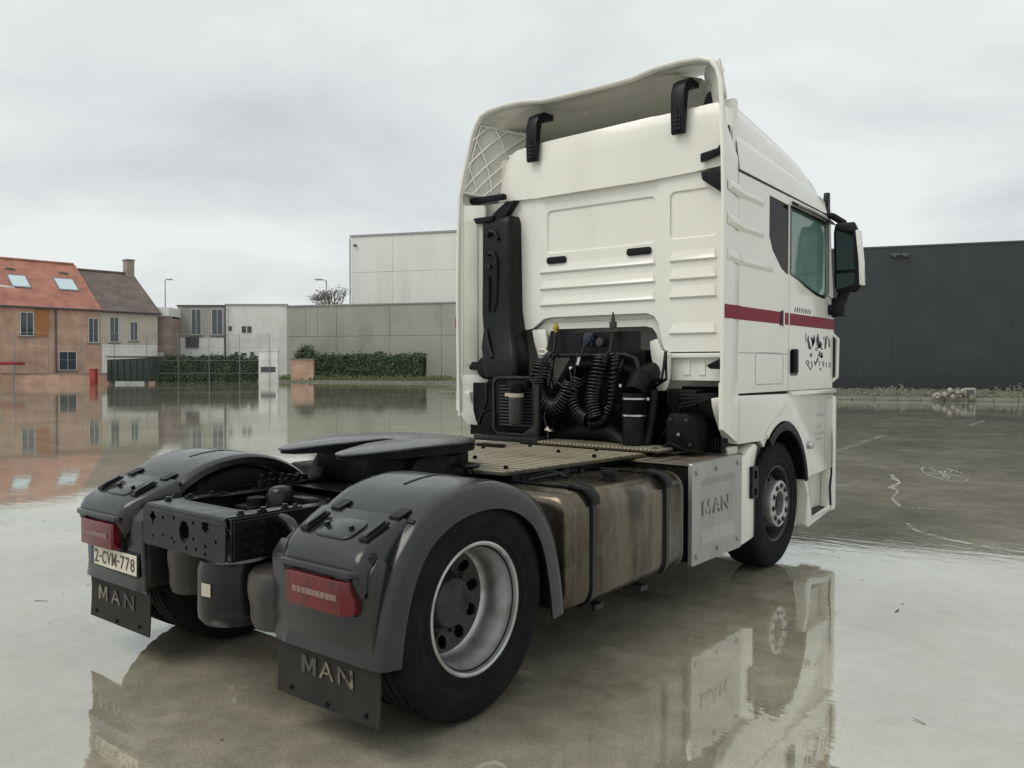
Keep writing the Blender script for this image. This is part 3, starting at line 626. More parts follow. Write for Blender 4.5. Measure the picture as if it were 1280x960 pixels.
# --- closing crossmember with punched holes
b = B()
dia = [(-.265 + .033 * x, .855 + .045 * z) for x, z in ((0, -1), (.35, -.35), (1, 0), (.35, .35), (0, 1), (-.35, .35), (-1, 0), (-.35, -.35))]
gear = [(.20 + (.036 if k % 2 else .022) * cos(k * pi / 8), .862 + (.036 if k % 2 else .022) * sin(k * pi / 8)) for k in range(16)]
holes = [dia[::1], circ(.02, .815, .043, 18, .052), gear]
for x, z in ((-.17, .86), (-.17, .775), (-.26, .76), (-.07, .87), (-.09, .77), (-.07, .755), (.10, .79), (.10, .865), (.12, .745), (.20, .77), (.20, .735), (.285, .80), (.04, .74)):
    holes.append(circ(x, z, .0095, 8))
plate(b, rrect(-.36, .36, .712, .905, .03), holes, 'y', -.728, -.718)
cm = OB('rear_crossmember', b, 'frame_paint', T, smooth=False)
b = B(); prism(b, [(-.732, .88), (-.726, .903), (-.712, .914), (-.55, .914), (-.55, .9095), (-.70, .9095), (-.715, .895)], 'x', -.345, .345); OB('top_lip', b, 'frame_paint', cm, bevel=.003, seg=1)
b = B()
for s in (-1, 1):
    prism(b, [(s * .25, -.55), (s * .345, -.55), (s * .345, -.30), (s * .30, -.28)], 'z', .9085, .9145)
    for y in (-.62, -.5, -.38): bolt(b, (s * .315, y, .9145), (0, 0, 1), .014, .018)
OB('corner_brace', b, 'frame_paint', cm)
b = B()
for k, y in enumerate((.05, .75, 1.5)): box(b, -.284, .284, y - .06, y + .06, .75, .88)
OB('inner_crossmember', b, 'frame_paint', T, bevel=.01)
b = B(); cyl(b, (-.02, -.16, .66), (-.02, -.16, .935), .066, n=24); cyl(b, (-.02, -.16, .935), (-.02, -.16, .955), .066, .05, n=24)
cyl(b, (-.02, -.16, .955), (-.02, -.16, .962), .05, .03, n=24); OB('dome_valve', b, 'frame_paint', T, bevel=.004)
b = B(); cyl(b, (-.15, -.22, .70), (-.15, -.22, .90), .05, n=16); cyl(b, (-.17, -.09, .70), (-.17, -.09, .90), .05, n=16); box(b, -.24, -.08, -.3, -.02, .72, .86); OB('valve_block', b, 'engine_black', T, bevel=.01)
# --- axle, suspension, air bags, air tank
b = B(); cyl(b, (-.95, 0, .5), (.95, 0, .5), .075, n=16); bmesh.ops.create_uvsphere(b, u_segments=20, v_segments=12, radius=.24, matrix=Matrix.Translation((0, 0, .5))); cyl(b, (0, .1, .5), (0, 1.9, .72), .06, n=14)
OB('rear_axle', b, 'engine_black', T)
for x, y, sc in ((-.40, -.45, .72), (.47, -.50, 1.0)):
    b = B(); prof = [(.09, .30), (.13, .32), (.145, .37), (.148, .46), (.155, .50), (.16, .56), (.155, .63), (.14, .66), (.09, .67)]
    loft(b, [[(x + r * sc * cos(2 * pi * k / 24), y + r * sc * sin(2 * pi * k / 24), .40 + (z - .30) * .75) for k in range(24)] for r, z in prof]); OB('air_bag', b, 'dirty_steel', T)
b = B(); prof = [(.10, .372), (.15, .385), (.170, .41), (.174, .45), (.172, .458), (.174, .466), (.174, .64), (.16, .68), (.1, .69)]
loft(b, [[(.14 + r * cos(2 * pi * k / 28), -.54 + r * .95 * sin(2 * pi * k / 28), z) for k in range(28)] for r, z in prof]); at_ = OB('air_tank', b, 'frame_paint', T)
b = B()
for k in range(4):
    a0, a1 = radians(-92 + 5 * k), radians(-87 + 5 * k)
    q = [b.verts.new((.14 + .1785 * cos(a), -.54 + .1785 * .95 * sin(a), z)) for a, z in ((a0, .53), (a1, .53), (a1, .59), (a0, .59))]; b.faces.new(q)
bmesh.ops.remove_doubles(b, verts=b.verts, dist=1e-4); OB('tank_label', b, 'label_paper', at_)
b = B(); box(b, -.3, .3, -.42, -.30, .60, .70); box(b, -.55, .55, -.36, -.28, .36, .44); OB('suspension_beam', b, 'engine_black', T, bevel=.01)
b = B(); tube(b, [(.36, -.44, .875), (.42, -.45, .875), (.47, -.46, .868), (.53, -.48, .845), (.58, -.49, .81), (.66, -.49, .79)], .027, n=12); OB('mudguard_bracket', b, 'frame_paint', T)
b = B(); tube(b, [(-.36, -.44, .86), (-.5, -.46, .85), (-.66, -.48, .80)], .027, n=12); OB('mudguard_bracket', b, 'frame_paint', T)
b = B()
for k in range(3): tube(b, [(.3 - .22 * k, -.30, .72), (.25 - .22 * k, -.1, .83), (.1 - .1 * k, .3, .80), (.2 - .2 * k, .9, .85)], .012, n=6)
OB('brake_pipes', b, 'engine_black', T)

# --- wheels
def tyre(parent, x0, x1, cy, R=.505, rim=.292):
    w = x1 - x0; c = (x0, cy, R); b = B()
    prof = [(.03, rim - .02), (.012, rim + .01), (.008, rim + .03), (.002, rim + .034), (.002, rim + .042), (.004, rim + .048), (-.003, rim + .085), (-.006, rim + .09), (-.006, rim + .10), (-.003, rim + .105), (-.006, R - .085), (.006, R - .045), (.018, R - .022), (.034, R - .006)]
    g = []
    for f in (.22, .40, .60, .78): g += [(w * f - .009, R - .001), (w * f - .006, R - .016), (w * f + .006, R - .016), (w * f + .009, R - .001)]
    full = prof + g + [(w - x, r) for x, r in reversed(prof)]
    def mod(k, p):
        if k % 3: return p
        o = []
        for i, (x, r) in enumerate(p): o.append((x, r - (.013 if (12 < i < 16 or len(p) - 17 < i < len(p) - 13) else 0)))
        return o
    lathe(b, full, c, 120, mod); return OB('tyre', b, 'tyre_rubber', parent, ang=28)
def rear_wheel(s):
    hub = bpy.data.objects.new('rear_wheel', None); COL.objects.link(hub); hub.parent = T
    X = lambda x: s * x
    for a, c in ((.935, 1.215), (.60, .88)): tyre(hub, min(X(a), X(c)), max(X(a), X(c)), 0)
    b = B()
    prof = [(1.198, .302), (1.206, .300), (1.209, .292), (1.204, .283), (1.185, .278), (1.150, .274), (1.135, .262), (1.06, .256), (1.035, .25), (1.02, .236), (1.015, .228)]
    lathe(b, [(X(x), r) for x, r in prof], (0, 0, .505), 72); rm = OB('rim', b, 'rim_silver', hub, ang=40)
    b = B()
    # disc: cone ring with ten hand holes
    n = 60; R1, R2 = .232, .135; ring = circ(0, 0, R1, 60); inner = circ(0, 0, R2, 40)
    hs = [[(.189 * cos(t) + .031 * (cos(t) * cos(q) * 1.0 - sin(t) * sin(q) * .95), .189 * sin(t) + .031 * (sin(t) * cos(q) + cos(t) * sin(q) * .95)) for q in [2 * pi * m_ / 12 for m_ in range(12)]] for t in [2 * pi * j / 10 + .2 for j in range(10)]]
    plate(b, ring, [inner] + hs, 'x', 0, .012)
    for v in b.verts:
        r = sqrt(v.co.y ** 2 + v.co.z ** 2); v.co.x = X(1.012 + v.co.x - .035 * (R1 - r) / (R1 - R2)); v.co.z += .505
    OB('disc', b, 'rim_dark', hub, ang=25)
    b = B(); lathe(b, [(X(x), r) for x, r in ((.975, .142), (.985, .140), (.992, .128), (1.0, .122), (1.05, .118), (1.06, .11), (1.065, .06), (1.066, 0.001))], (0, 0, .505), 40); OB('hub', b, 'rim_dark', hub)
    b = B()
    for k in range(10):
        t = 2 * pi * k / 10; cyl(b, (X(.975), .1525 * cos(t), .505 + .1525 * sin(t)), (X(1.015), .1525 * cos(t), .505 + .1525 * sin(t)), .014, .011, n=6)
    OB('wheel_nuts', b, 'dirty_steel', hub)
    b = B(); lathe(b, [(X(.62), .25), (X(1.0), .25)], (0, 0, .505), 40); OB('brake_drum', b, 'engine_black', hub)
def front_wheel(s):
    hub = bpy.data.objects.new('front_wheel', None); COL.objects.link(hub); hub.parent = T
    X = lambda x: s * x
    tyre(hub, min(X(.885), X(1.185)), max(X(.885), X(1.185)), FA)
    b = B(); prof = [(1.168, .302), (1.176, .300), (1.178, .292), (1.170, .283), (1.150, .276), (1.115, .262), (1.08, .255), (1.06, .246)]
    lathe(b, [(X(x), r) for x, r in prof], (0, FA, .505), 72); OB('rim', b, 'rim_dark', hub, ang=40)
    b = B(); R1, R2 = .25, .172
    hs = [[(.212 * cos(t) + .024 * cos(q), .212 * sin(t) + .024 * sin(q)) for q in [2 * pi * m_ / 12 for m_ in range(12)]] for t in [2 * pi * j / 10 for j in range(10)]]
    plate(b, circ(0, 0, R1, 60), [circ(0, 0, R2, 40)] + hs, 'x', 0, .012)
    for v in b.verts:
        r = sqrt(v.co.y ** 2 + v.co.z ** 2); x = 1.062 + v.co.x + .085 * max(0, (R1 - r) / (R1 - R2)) ** .8; v.co = (X(x), v.co.y + FA, v.co.z + .505)
    OB('disc', b, 'rim_dark', hub, ang=25)
    b = B(); lathe(b, [(X(x), r) for x, r in ((1.14, .182), (1.195, .186), (1.203, .182), (1.206, .17), (1.206, .108), (1.198, .098), (1.13, .094), (1.12, .06), (1.12, .001))], (0, FA, .505), 48); OB('hub_flange', b, 'rim_silver', hub)
    b = B()
    for k in range(10):
        t = 2 * pi * k / 10 + .15; p = (FA + .142 * cos(t), .505 + .142 * sin(t)); cyl(b, (X(1.2), *p), (X(1.2085), *p), .024, n=12)
        cyl(b, (X(1.208), *p), (X(1.222), *p), .014, .011, n=6)
    OB('wheel_nuts', b, 'rim_dark', hub)
    b = B(); lathe(b, [(X(1.12), .001), (X(1.125), .07), (X(1.16), .06), (X(1.162), .001)], (0, FA, .505), 24); OB('hub_cap', b, 'engine_black', hub)
for s in (1, -1): rear_wheel(s); front_wheel(s)
b = B(); cyl(b, (-.9, FA, .46), (.9, FA, .46), .07, n=12); OB('front_axle', b, 'engine_black', T)

# --- rear mudguards with lamps and flaps
def smoothpath(P, n=4):
    o = []
    for i in range(len(P) - 1):
        p0, p1, p2, p3 = (Vector(P[max(0, i - 1)]), Vector(P[i]), Vector(P[i + 1]), Vector(P[min(len(P) - 1, i + 2)]))
        for k in range(n):
            t = k / n; o.append(.5 * ((2 * p1) + (-p0 + p2) * t + (2 * p0 - 5 * p1 + 4 * p2 - p3) * t * t + (-p0 + 3 * p1 - 3 * p2 + p3) * t ** 3))
    o.append(Vector(P[-1])); return o
ARCH = smoothpath([(.655, .35), (.63, .52), (.565, .75), (.45, .92), (.27, 1.03), (.06, 1.075), (-.16, 1.055), (-.32, .995), (-.44, .905), (-.535, .76), (-.595, .58), (-.625, .40)], 4)
def arch_shell(b, path, sect, s, cen=(0, .5)):
    rings = []
    for i, p in enumerate(path):
        d = path[min(i + 1, len(path) - 1)] - path[max(i - 1, 0)]; n = Vector((-d.y, d.x)).normalized()
        if n.dot(p - Vector(cen)) < 0: n = -n
        rings.append([(s * x, p.x + n.x * o, p.y + n.y * o) for x, o in sect])
    loft(b, rings)
def mudguard(s):
    root = bpy.data.objects.new('rear_mudguard', None); COL.objects.link(root); root.parent = T
    k = 30
    b = B(); sect = [(.60, -.05), (.605, -.018), (.625, -.003), (.66, 0), (1.13, 0), (1.195, -.003), (1.226, -.012), (1.239, -.028), (1.243, -.055), (1.241, -.125), (1.229, -.125), (1.226, -.06), (1.20, -.03), (1.15, -.018), (.66, -.018), (.62, -.05)]
    arch_shell(b, ARCH, sect, s); sh = OB('arch_shell', b, 'fender_plastic', root, ang=40)
    # long moulded slot and outer ridge on the crown
    b = B(); seg = [p for p in ARCH if -.20 < p.x < .22 and p.y > .9]
    arch_shell(b, seg, [(.895, .001), (.898, .0035), (.910, .0035), (.913, .001)], s); OB('moulded_groove', b, 'black_plastic', sh)
    # hinged rear hood over the lamp
    b = B(); prof = [(-.395, .965, .60, 1.17), (-.47, .935, .615, 1.175), (-.545, .905, .64, 1.18), (-.61, .878, .665, 1.185), (-.648, .852, .685, 1.185), (-.668, .82, .70, 1.18), (-.675, .795, .705, 1.175)]
    rings = []
    for y, z, xa, xb in prof:
        r = .035; rings.append([(s * xa, y + .03, z - .12), (s * xa, y, z - r), (s * (xa + .012), y, z - .008), (s * (xa + r + .01), y, z), (s * (xb - r - .01), y, z), (s * (xb - .012), y, z - .008), (s * xb, y, z - r), (s * xb, y + .03, z - .12)])
    loft(b, rings); hd = OB('hood', b, 'fender_plastic', root, ang=50)
    b = B(); prism(b, [(s * .695, -.60), (s * .70, -.685), (s * .72, -.70), (s * 1.15, -.70), (s * 1.18, -.68), (s * 1.185, -.60)], 'z', .768, .794); OB('hood_lip', b, 'fender_plastic', hd, bevel=.006)
    b = B(); prism(b, rrect(.80, 1.03, -.60, -.47, .04), 'z', 0, .012)
    for v in b.verts: v.co.x *= s; v.co.z += .941 + (v.co.y + .47) * .40 - .008
    OB('raised_pad', b, 'fender_plastic', hd, bevel=.004)
    for x in (.71, 1.085):
        b = B(); q = lambda y: .945 + (y + .47) * .43
        loft(b, [[(s * xx, y, q(y) + o) for xx, o in ((x, -.004), (x, .008), (x + .05, .008), (x + .05, -.004))] for y in (-.59, -.53, -.465)]); lt = OB('latch_recess', b, 'black_plastic', hd)
        b = B(); loft(b, [[(s * xx, y, q(y) + o) for xx, o in ((x + .014, .009), (x + .014, .020), (x + .036, .020), (x + .036, .009))] for y in (-.58, -.53, -.475)]); OB('latch', b, 'fender_plastic', hd, bevel=.002, seg=1)
        b = B(); loft(b, [[(s * (x - .005), -.42, .957), (s * (x + .055), -.42, .957), (s * (x + .055), -.42, .966), (s * (x - .005), -.42, .966)], [(s * (x - .005), -.345, .980), (s * (x + .055), -.345, .980), (s * (x + .055), -.345, .991), (s * (x - .005), -.345, .991)]]); OB('hinge_strap', b, 'black_plastic', hd)
        b = B(); cyl(b, (s * (x + (.12 if x < .9 else -.10)), -.535, .905), (s * (x + (.12 if x < .9 else -.10)), -.542, .933), .012, n=10); OB('hood_screw', b, 'black_gloss', hd)
    b = B(); arch_shell(b, [Vector((-.383, .957)), Vector((-.398, .946))], [(.60, -.004), (.60, .003), (1.20, .003), (1.20, -.004)], s)
    OB('hood_seam', b, 'black_gloss', hd)
    # lower rear panel
    b = B(); prism(b, [(-.585, .40), (-.615, .40), (-.632, .78), (-.58, .84), (-.52, .80)], 'x', s * .56, s * 1.20); pn = OB('rear_panel', b, 'fender_plastic', root, bevel=.012)
    b = B(); prism(b, [(-.44, .43), (-.60, .42), (-.60, .80), (-.50, .86)], 'x', s * .553, s * .575); OB('inner_cheek', b, 'fender_plastic', root, bevel=.006)
    b = B(); cyl(b, (s * 1.176, -.60, .835), (s * 1.1885, -.60, .835), .022, n=16); OB('side_hole', b, 'black_gloss', root)
    # lamp
    b = B(); box(b, s * .735, s * 1.13, -.65, -.575, .60, .765); lp = OB('lamp_housing', b, 'black_plastic', root, bevel=.01)
    b = B(); prism(b, [(s * .75, -.60), (s * .75, -.69), (s * .76, -.698), (s * 1.105, -.698), (s * 1.128, -.675), (s * 1.14, -.60)], 'z', .61, .75)
    for v in b.verts:
        if v.co.z < .65: v.co.z += .02 * (abs(v.co.x) < .8) * 0
    OB('red_lens', b, 'lens_red', lp, bevel=.012, seg=3)
    b = B(); box(b, s * .80, s * 1.08, -.7015, -.695, .668, .692); st = OB('reflector_strip', b, 'reflector', lp)
    b = B()
    for j in range(10): box(b, s * (.8 + j * .03), s * (.8015 + j * .03), -.7022, -.7016, .668, .692)
    OB('reflector_ribs', b, 'lens_red', lp)
    b = B(); box(b, s * 1.06, s * 1.14, -.69, -.60, .753, .766); OB('lamp_cap', b, 'black_gloss', lp, bevel=.004)
    # flap
    b = B(); loft(b, [[(s * x, y - .03 * (j == 0) * 0, z) for x, y in ((.555, -.588 - q), (1.215, -.588 - q), (1.215, -.580 - q), (.555, -.580 - q))] for j, (z, q) in enumerate(((.162, .012), (.25, .006), (.33, .004), (.405, .008)))])
    fl = OB('mudflap', b, 'flap_rubber', root, bevel=.002, seg=1)
    b = B(); box(b, s * .56, s * 1.215, -.607, -.599, .392, .41); OB('flap_rail', b, 'fender_plastic', root)
    b = B()
    for x, z in ((.66, .20), (.90, .185), (1.14, .20), (.60, .40), (.88, .40), (1.17, .40)): cyl(b, (s * x, -.606, z), (s * x, -.597, z), .01, n=8)
    OB('flap_bolts', b, 'engine_black', fl)
    x0 = .73 if s > 0 else -1.12
    if s > 0:
        for ch, xa, m_ in (('M', .73, 'faint_letter'), ('A', .845, 'worn_letter'), ('N', .965, 'worn_letter')):
            lettering('flap_letter', ch, lambda a, u, o, xa=xa: (xa + a, -.592 - .005 - o, .285 + u), .095, .075, m_, fl, .002, .006)
    else:
        for ch, xa, m_ in (('M', -1.115, 'worn_letter'), ('A', -.97, 'worn_letter'), ('N', -.82, 'faint_letter')):
            lettering('flap_letter', ch, lambda a, u, o, xa=xa: (xa + a, -.592 - .005 - o, .272 + u), .105, .082, m_, fl, .002, .006)
        b = B(); box(b, -1.115, -.595, -.634, -.624, .474, .60); pb = OB('plate_holder', b, 'black_plastic', root, bevel=.003, seg=1)
        b = B(); box(b, -1.08, -.605, -.640, -.6345, .484, .592); np_ = OB('number_plate', b, 'plate_white', root, bevel=.002, seg=1)
        b = B(); box(b, -1.112, -1.081, -.6395, -.6345, .484, .592); OB('blue_band', b, 'eu_blue', np_)
        lettering('plate_characters', '2-CVM-778', lambda a, u, o: (-1.066 + a, -.6405 - o, .503 + u), .445, .07, 'plate_ink', np_, .0015, .004)
for s in (1, -1): mudguard(s)

# --- fifth wheel
fw = bpy.data.objects.new('fifth_wheel', None); COL.objects.link(fw); fw.parent = T
out_ = [(.05, .58), (.05, .50), (.065, .36), (.105, .22), (.15, .10), (.185, .03), (.235, .0), (.285, .015), (.355, .11), (.425, .26), (.475, .48), (.48, .68), (.44, .85), (.36, .96), (.2, 1.03)]
poly = [(x, y) for x, y in out_] + [(0, 1.04)] + [(-x, y) for x, y in reversed(out_)] + [(-.035, .605), (0, .615), (.035, .605)]
def ramp(y): return 1.105 - .028 * max(0, min(1, (.50 - y) / .5)) ** 1.4
def slab(pl, z0, z1, taper):
    b = B(); plate(b, pl, [], 'z', z0, z1)
    for v in b.verts:
        if taper and v.co.z < (z0 + z1) / 2: v.co.z += .030 * max(0, min(1, (.35 - v.co.y) / .35))
        v.co.z += ramp(v.co.y) + .003 * mnoise.noise(Vector((v.co.x, v.co.y, 0)) * 14)
    return b
tp = OB('coupling_plate', slab(poly, .042, .055, False), 'grease', fw, bevel=.004, seg=2, ang=50)
OB('plate_body', slab([(x * .985, .012 + y * .985) for x, y in poly], -.005, .0415, True), 'engine_black', fw, ang=50)
b = B()
for s in (-1, 1):
    b = B(); prism(b, [(.15, .915), (1.05, .915), (1.05, .93), (.82, .94), (.70, 1.08), (.55, 1.11), (.40, 1.08), (.30, .94), (.15, .93)], 'x', s * .27, s * .42)
    OB('pedestal', b, 'engine_black', fw, bevel=.008)
b = B(); box(b, -.36, .36, .34, .90, .93, 1.09); box(b, -.12, .12, .35, .85, .99, 1.08); prism(b, [(.38, .40), (.38, .82), (.2, .92), (-.2, .92), (-.38, .82), (-.38, .40)], 'z', 1.03, 1.08); OB('casting_and_shade_fill', b, 'engine_black', fw, bevel=.015)  # casting plus a black box that paints in the shade under the plate
b = B(); tube(b, [(.15, .75, 1.04), (.40, .70, 1.03), (.50, .72, 1.02), (.52, .80, 1.02)], .012); OB('release_handle', b, 'frame_paint', fw)
b = B(); box(b, -.43, .43, .12, 1.1, .909, .9145); OB('mounting_plate', b, 'frame_paint', fw, bevel=.002, seg=1)
b = B()
for s in (-1, 1):
    for y in (.17, .23, .87, .95, 1.03): 
        bolt(b, (s * .33, y, .931), (0, 0, 1), .018, .03); bolt(b, (s * .39, y, .931), (0, 0, 1), .018, .03)
OB('mounting_bolts', b, 'engine_black', fw)
b = B()
for x, y in ((-.36, .02), (-.31, .06), (.34, .0), (-.33, -.06)): cyl(b, (x, y, .909), (x, y, .95), .022, n=12); cyl(b, (x, y, .95), (x, y, .985), .011, n=10)
OB('grease_fittings', b, 'engine_black', fw)

# --- ribbed walkway behind the cab
dk = bpy.data.objects.new('walkway', None); COL.objects.link(dk); dk.parent = T
edge = [(.70, .83), (.48, .80), (.42, .86), (.30, 1.06), (.0, 1.15), (-.30, 1.06), (-.42, .86), (-.48, .80), (-.70, .83), (-.72, 1.5), (-.72, 2.24), (.80, 2.24), (.78, 1.9), (.72, 1.2)]
b = B(); prism(b, edge, 'z', .972, .992); OB('deck_plate', b, 'deck_groove', dk, bevel=.003, seg=1)
b = B(); y = .835
def inside(x, y):
    c = False; n = len(edge)
    for i in range(n):
        (xa, ya), (xb, yb) = edge[i], edge[i - 1]
        if (ya > y) != (yb > y) and x < (xb - xa) * (y - ya) / (yb - ya) + xa: c = not c
    return c
while y < 2.21:
    xs = [-.76 + .01 * k for k in range(158)]; runs = []; cur = None
    for x in xs:
        ok = inside(x - .012, y) and inside(x + .012, y) and inside(x, y + .03)
        if ok and cur is None: cur = x
        if not ok and cur is not None: runs.append((cur, x - .01)); cur = None
    for xa, xb in runs:
        if xb - xa > .03: prism(b, [(y, .9922), (y + .003, .9937), (y + .031, .9937), (y + .034, .9922)], 'x', xa, xb)
    y += .068
r_ = OB('tread_ribs', b, 'deck_metal', dk, ang=20); r_['kind'] = 'stuff'
b = B(); prism(b, [(-.62, 2.25), (.90, 2.25), (.90, 2.52), (-.62, 2.58)], 'z', 1.0, 1.012); OB('step_plate', b, 'deck_groove', dk)
b = B(); x = -.61
while x < .88: prism(b, [(x, 1.0125), (x + .006, 1.026), (x + .016, 1.026), (x + .022, 1.0125)], 'y', 2.245, 2.53); x += .033
r_ = OB('step_ribs', b, 'deck_metal', dk, ang=20); r_['kind'] = 'stuff'
b = B()
for x, y in ((.60, .95), (.66, 1.8), (.1, 1.25), (.3, 1.9), (-.1, 2.1), (-.3, 1.8), (.45, 2.15)): cyl(b, (x, y, .992), (x, y, 1.012), .014, n=10)
OB('deck_screws', b, 'engine_black', dk)
b = B(); prism(b, rrect(-.13, .13, -.05, .05, .04), 'z', 0, .012)
for v in b.verts: v.co = (v.co.x - .34, v.co.y + 1.93, v.co.z + 1.0)
OB('rubber_pad', b, 'black_plastic', dk)
b = B()
for xa, y0, y1 in ((.66, .9, 2.2), (-.68, .9, 2.2)): box(b, xa - .03, xa + .03, y0, y1, .93, .971)
for yy in (1.0, 1.6, 2.15): box(b, -.7, .7, yy - .025, yy + .025, .916, .955)
OB('deck_support', b, 'frame_paint', dk)

# --- fuel tank
tk = bpy.data.objects.new('fuel_tank', None); COL.objects.link(tk); tk.parent = T
sec = rrect(.56, 1.215, .30, .925, .11, 6)
def inset(sec, d, cx=.8875, cz=.6125, hx=.3275, hz=.3125): return [(cx + (x - cx) * (hx - d) / hx, cz + (z - cz) * (hz - d) / hz) for x, z in sec]
b = B(); rings = []
for y, d in ((.70, .06), (.706, .03), (.72, .012), (.745, .002), (.77, 0), (.778, .003), (.786, 0), (1.35, 0), (1.94, 0), (1.948, .003), (1.956, 0), (1.98, .002), (2.005, .012), (2.018, .03), (2.022, .06)):
    rings.append([(x, y, z) for x, z in inset(sec, d)])
loft(b, rings); OB('tank_body', b, 'tank_metal', tk, ang=40)
for y in (.93, 1.75):
    b = B(); so = inset(sec, -.006); si = inset(sec, .001)
    loft(b, [[(x, yy, z) for x, z in so] for yy in (y - .03, y + .03)], cap=False); st = OB('tank_strap', b, 'black_plastic', tk)
    b = B(); so2 = inset(sec, -.011); loft(b, [[(x, yy, z) for x, z in so2] for yy in (y - .017, y + .017)], cap=False); OB('strap_band', b, 'frame_paint', st)
    b = B(); prism(b, [(1.06, .935), (1.10, .96), (1.20, .94), (1.235, .90), (1.238, .85), (1.222, .85), (1.215, .88), (1.17, .925)], 'y', y - .042, y + .042); OB('strap_clip', b, 'black_plastic', st, bevel=.008)
b = B(); cyl(b, (1.05, 1.36, .92), (1.05, 1.36, .945), .055, n=24); cyl(b, (1.05, 1.36, .945), (1.05, 1.36, .985), .048, n=10); box(b, .99, 1.11, 1.35, 1.37, .985, .995); OB('filler_cap', b, 'black_plastic', tk, bevel=.005)
b = B(); tube(b, [(.74, .98, .935), (.80, 1.15, .955), (.78, 1.3, .945), (.72, 1.45, .95)], .012); tube(b, [(.66, 1.0, .94), (.74, 1.22, .965), (.86, 1.2, .94)], .010); box(b, .70, .80, 1.16, 1.26, .925, .95); OB('tank_sender', b, 'black_plastic', tk)
for y in (1.1, 1.6):
    b = B(); prism(b, [(.37, .28), (.37, .86), (.43, .86), (.50, .27), (1.15, .27), (1.15, .24), (.45, .24)], 'y', y - .04, y + .04); OB('tank_bracket', b, 'frame_paint', tk)
# same side: locker behind the front wheel with embossed aluminium panel
lk = bpy.data.objects.new('side_locker', None); COL.objects.link(lk); lk.parent = T
b = B(); box(b, .45, 1.19, 2.10, 3.0, .32, .945); OB('locker_box', b, 'engine_black', lk)
b = B(); box(b, .50, 1.21, 2.085, 3.12, .948, .958); lt = OB('locker_top', b, 'box_top_metal', lk, bevel=.003, seg=1)
b = B()
for x in (.58, .70, .82, .94, 1.06, 1.15): box(b, x - .045, x + .045, 2.09, 3.05, .9585, .966)
OB('top_ridges', b, 'box_top_metal', lt, bevel=.002, seg=1)
b = B(); outl = rrect(2.085, 2.865, .30, .965, .015)
plate(b, outl, [rrect(2.21, 2.76, .42, .85, .03), ], 'x', 1.195, 1.222); pn = OB('cover_panel', b, 'silver_panel', lk, ang=40)
b = B(); r0 = rrect(2.21, 2.76, .42, .85, .03); r1 = rrect(2.235, 2.735, .505, .80, .03); 
loft(b, [[(1.2215, y, z) for y, z in r0], [(1.205, y, z) for y, z in r1]], cap=False)
f = b.faces.new([b.verts.new((1.205, y, z)) for y, z in r1]); OB('recess', b, 'silver_panel', lk, ang=30)
lettering('embossed_letters', 'MAN', lambda a, u, o: (1.2055 + o, 2.27 + a, .60 + u), .41, .10, 'silver_panel', pn, .009, .006)
b = B()
for y, z in ((2.15, .90), (2.45, .905), (2.80, .91), (2.15, .355), (2.47, .36), (2.80, .37)): bolt(b, (1.222, y, z), (1, 0, 0), .014, .012)
OB('panel_bolts', b, 'silver_panel', pn)
b = B(); prism(b, [(2.87, .305), (3.09, .33), (3.10, .88), (3.16, 1.0), (3.10, 1.025), (2.98, .99), (2.92, .955), (2.87, .945)], 'x', 1.10, 1.225); OB('white_end_piece', b, 'white_paint', lk, bevel=.012)
b = B(); prism(b, [(3.09, .34), (3.12, .33), (3.13, .90), (3.24, 1.0), (3.16, 1.005), (3.10, .89)], 'x', .95, 1.222); OB('splash_edge', b, 'black_plastic', lk, bevel=.004)
b = B(); plate(b, [(3.00, .63), (3.11, .63), (3.11, .86), (3.00, .86)], [[(3.035, .65), (3.085, .65), (3.085, .70), (3.035, .70)], [(3.035, .77), (3.085, .77), (3.085, .83), (3.035, .83)]], 'x', 1.226, 1.25); OB('step_bracket', b, 'black_plastic', lk)
# far side: battery box
b = B(); box(b, -1.2, -.45, .75, 2.9, .34, .92); OB('battery_box', b, 'engine_black', T, bevel=.03)
# --- cab
cab = bpy.data.objects.new('cab', None); COL.objects.link(cab); cab.parent = T
YB = 2.80
b = B(); prism(b, [(YB + .01, 1.96), (YB + .01, 2.99), (4.80, 2.97), (4.93, 2.2), (4.93, 1.42), (4.3, 1.42), (3.15, 1.42), (3.15, 1.96)], 'x', -1.19, 1.19); OB('shell', b, 'white_inner', cab)
# rear wall with the arched cut-out over the gearbox
rw = [(-1.18, 1.90), (-.64, 1.90), (-.585, 1.91), (-.53, 1.945), (-.47, 1.985), (-.40, 1.997), (.50, 1.997), (.56, 1.975), (.60, 1.92), (.625, 1.80), (.65, 1.725), (.69, 1.70), (1.19, 1.70), (1.19, 3.0), (-1.18, 3.0)]
pans = [rrect(-.44, .57, 2.52, 2.875, .04), rrect(.69, 1.07, 2.53, 2.885, .04)]
b = B(); plate(b, rw, pans, 'y', YB - .03, YB); wl = OB('rear_wall', b, 'white_paint', cab, ang=30)
for p in pans:
    cx = sum(q[0] for q in p) / len(p); cz = sum(q[1] for q in p) / len(p)
    q1 = [(cx + (x - cx) * .975, cz + (z - cz) * .93) for x, z in p]
    b = B(); loft(b, [[(x, YB - .03, z) for x, z in p], [(x, YB - .016, z) for x, z in q1]], cap=False); b.faces.new([b.verts.new((x, YB - .016, z)) for x, z in q1]); OB('pressed_panel', b, 'white_paint', wl, ang=20)
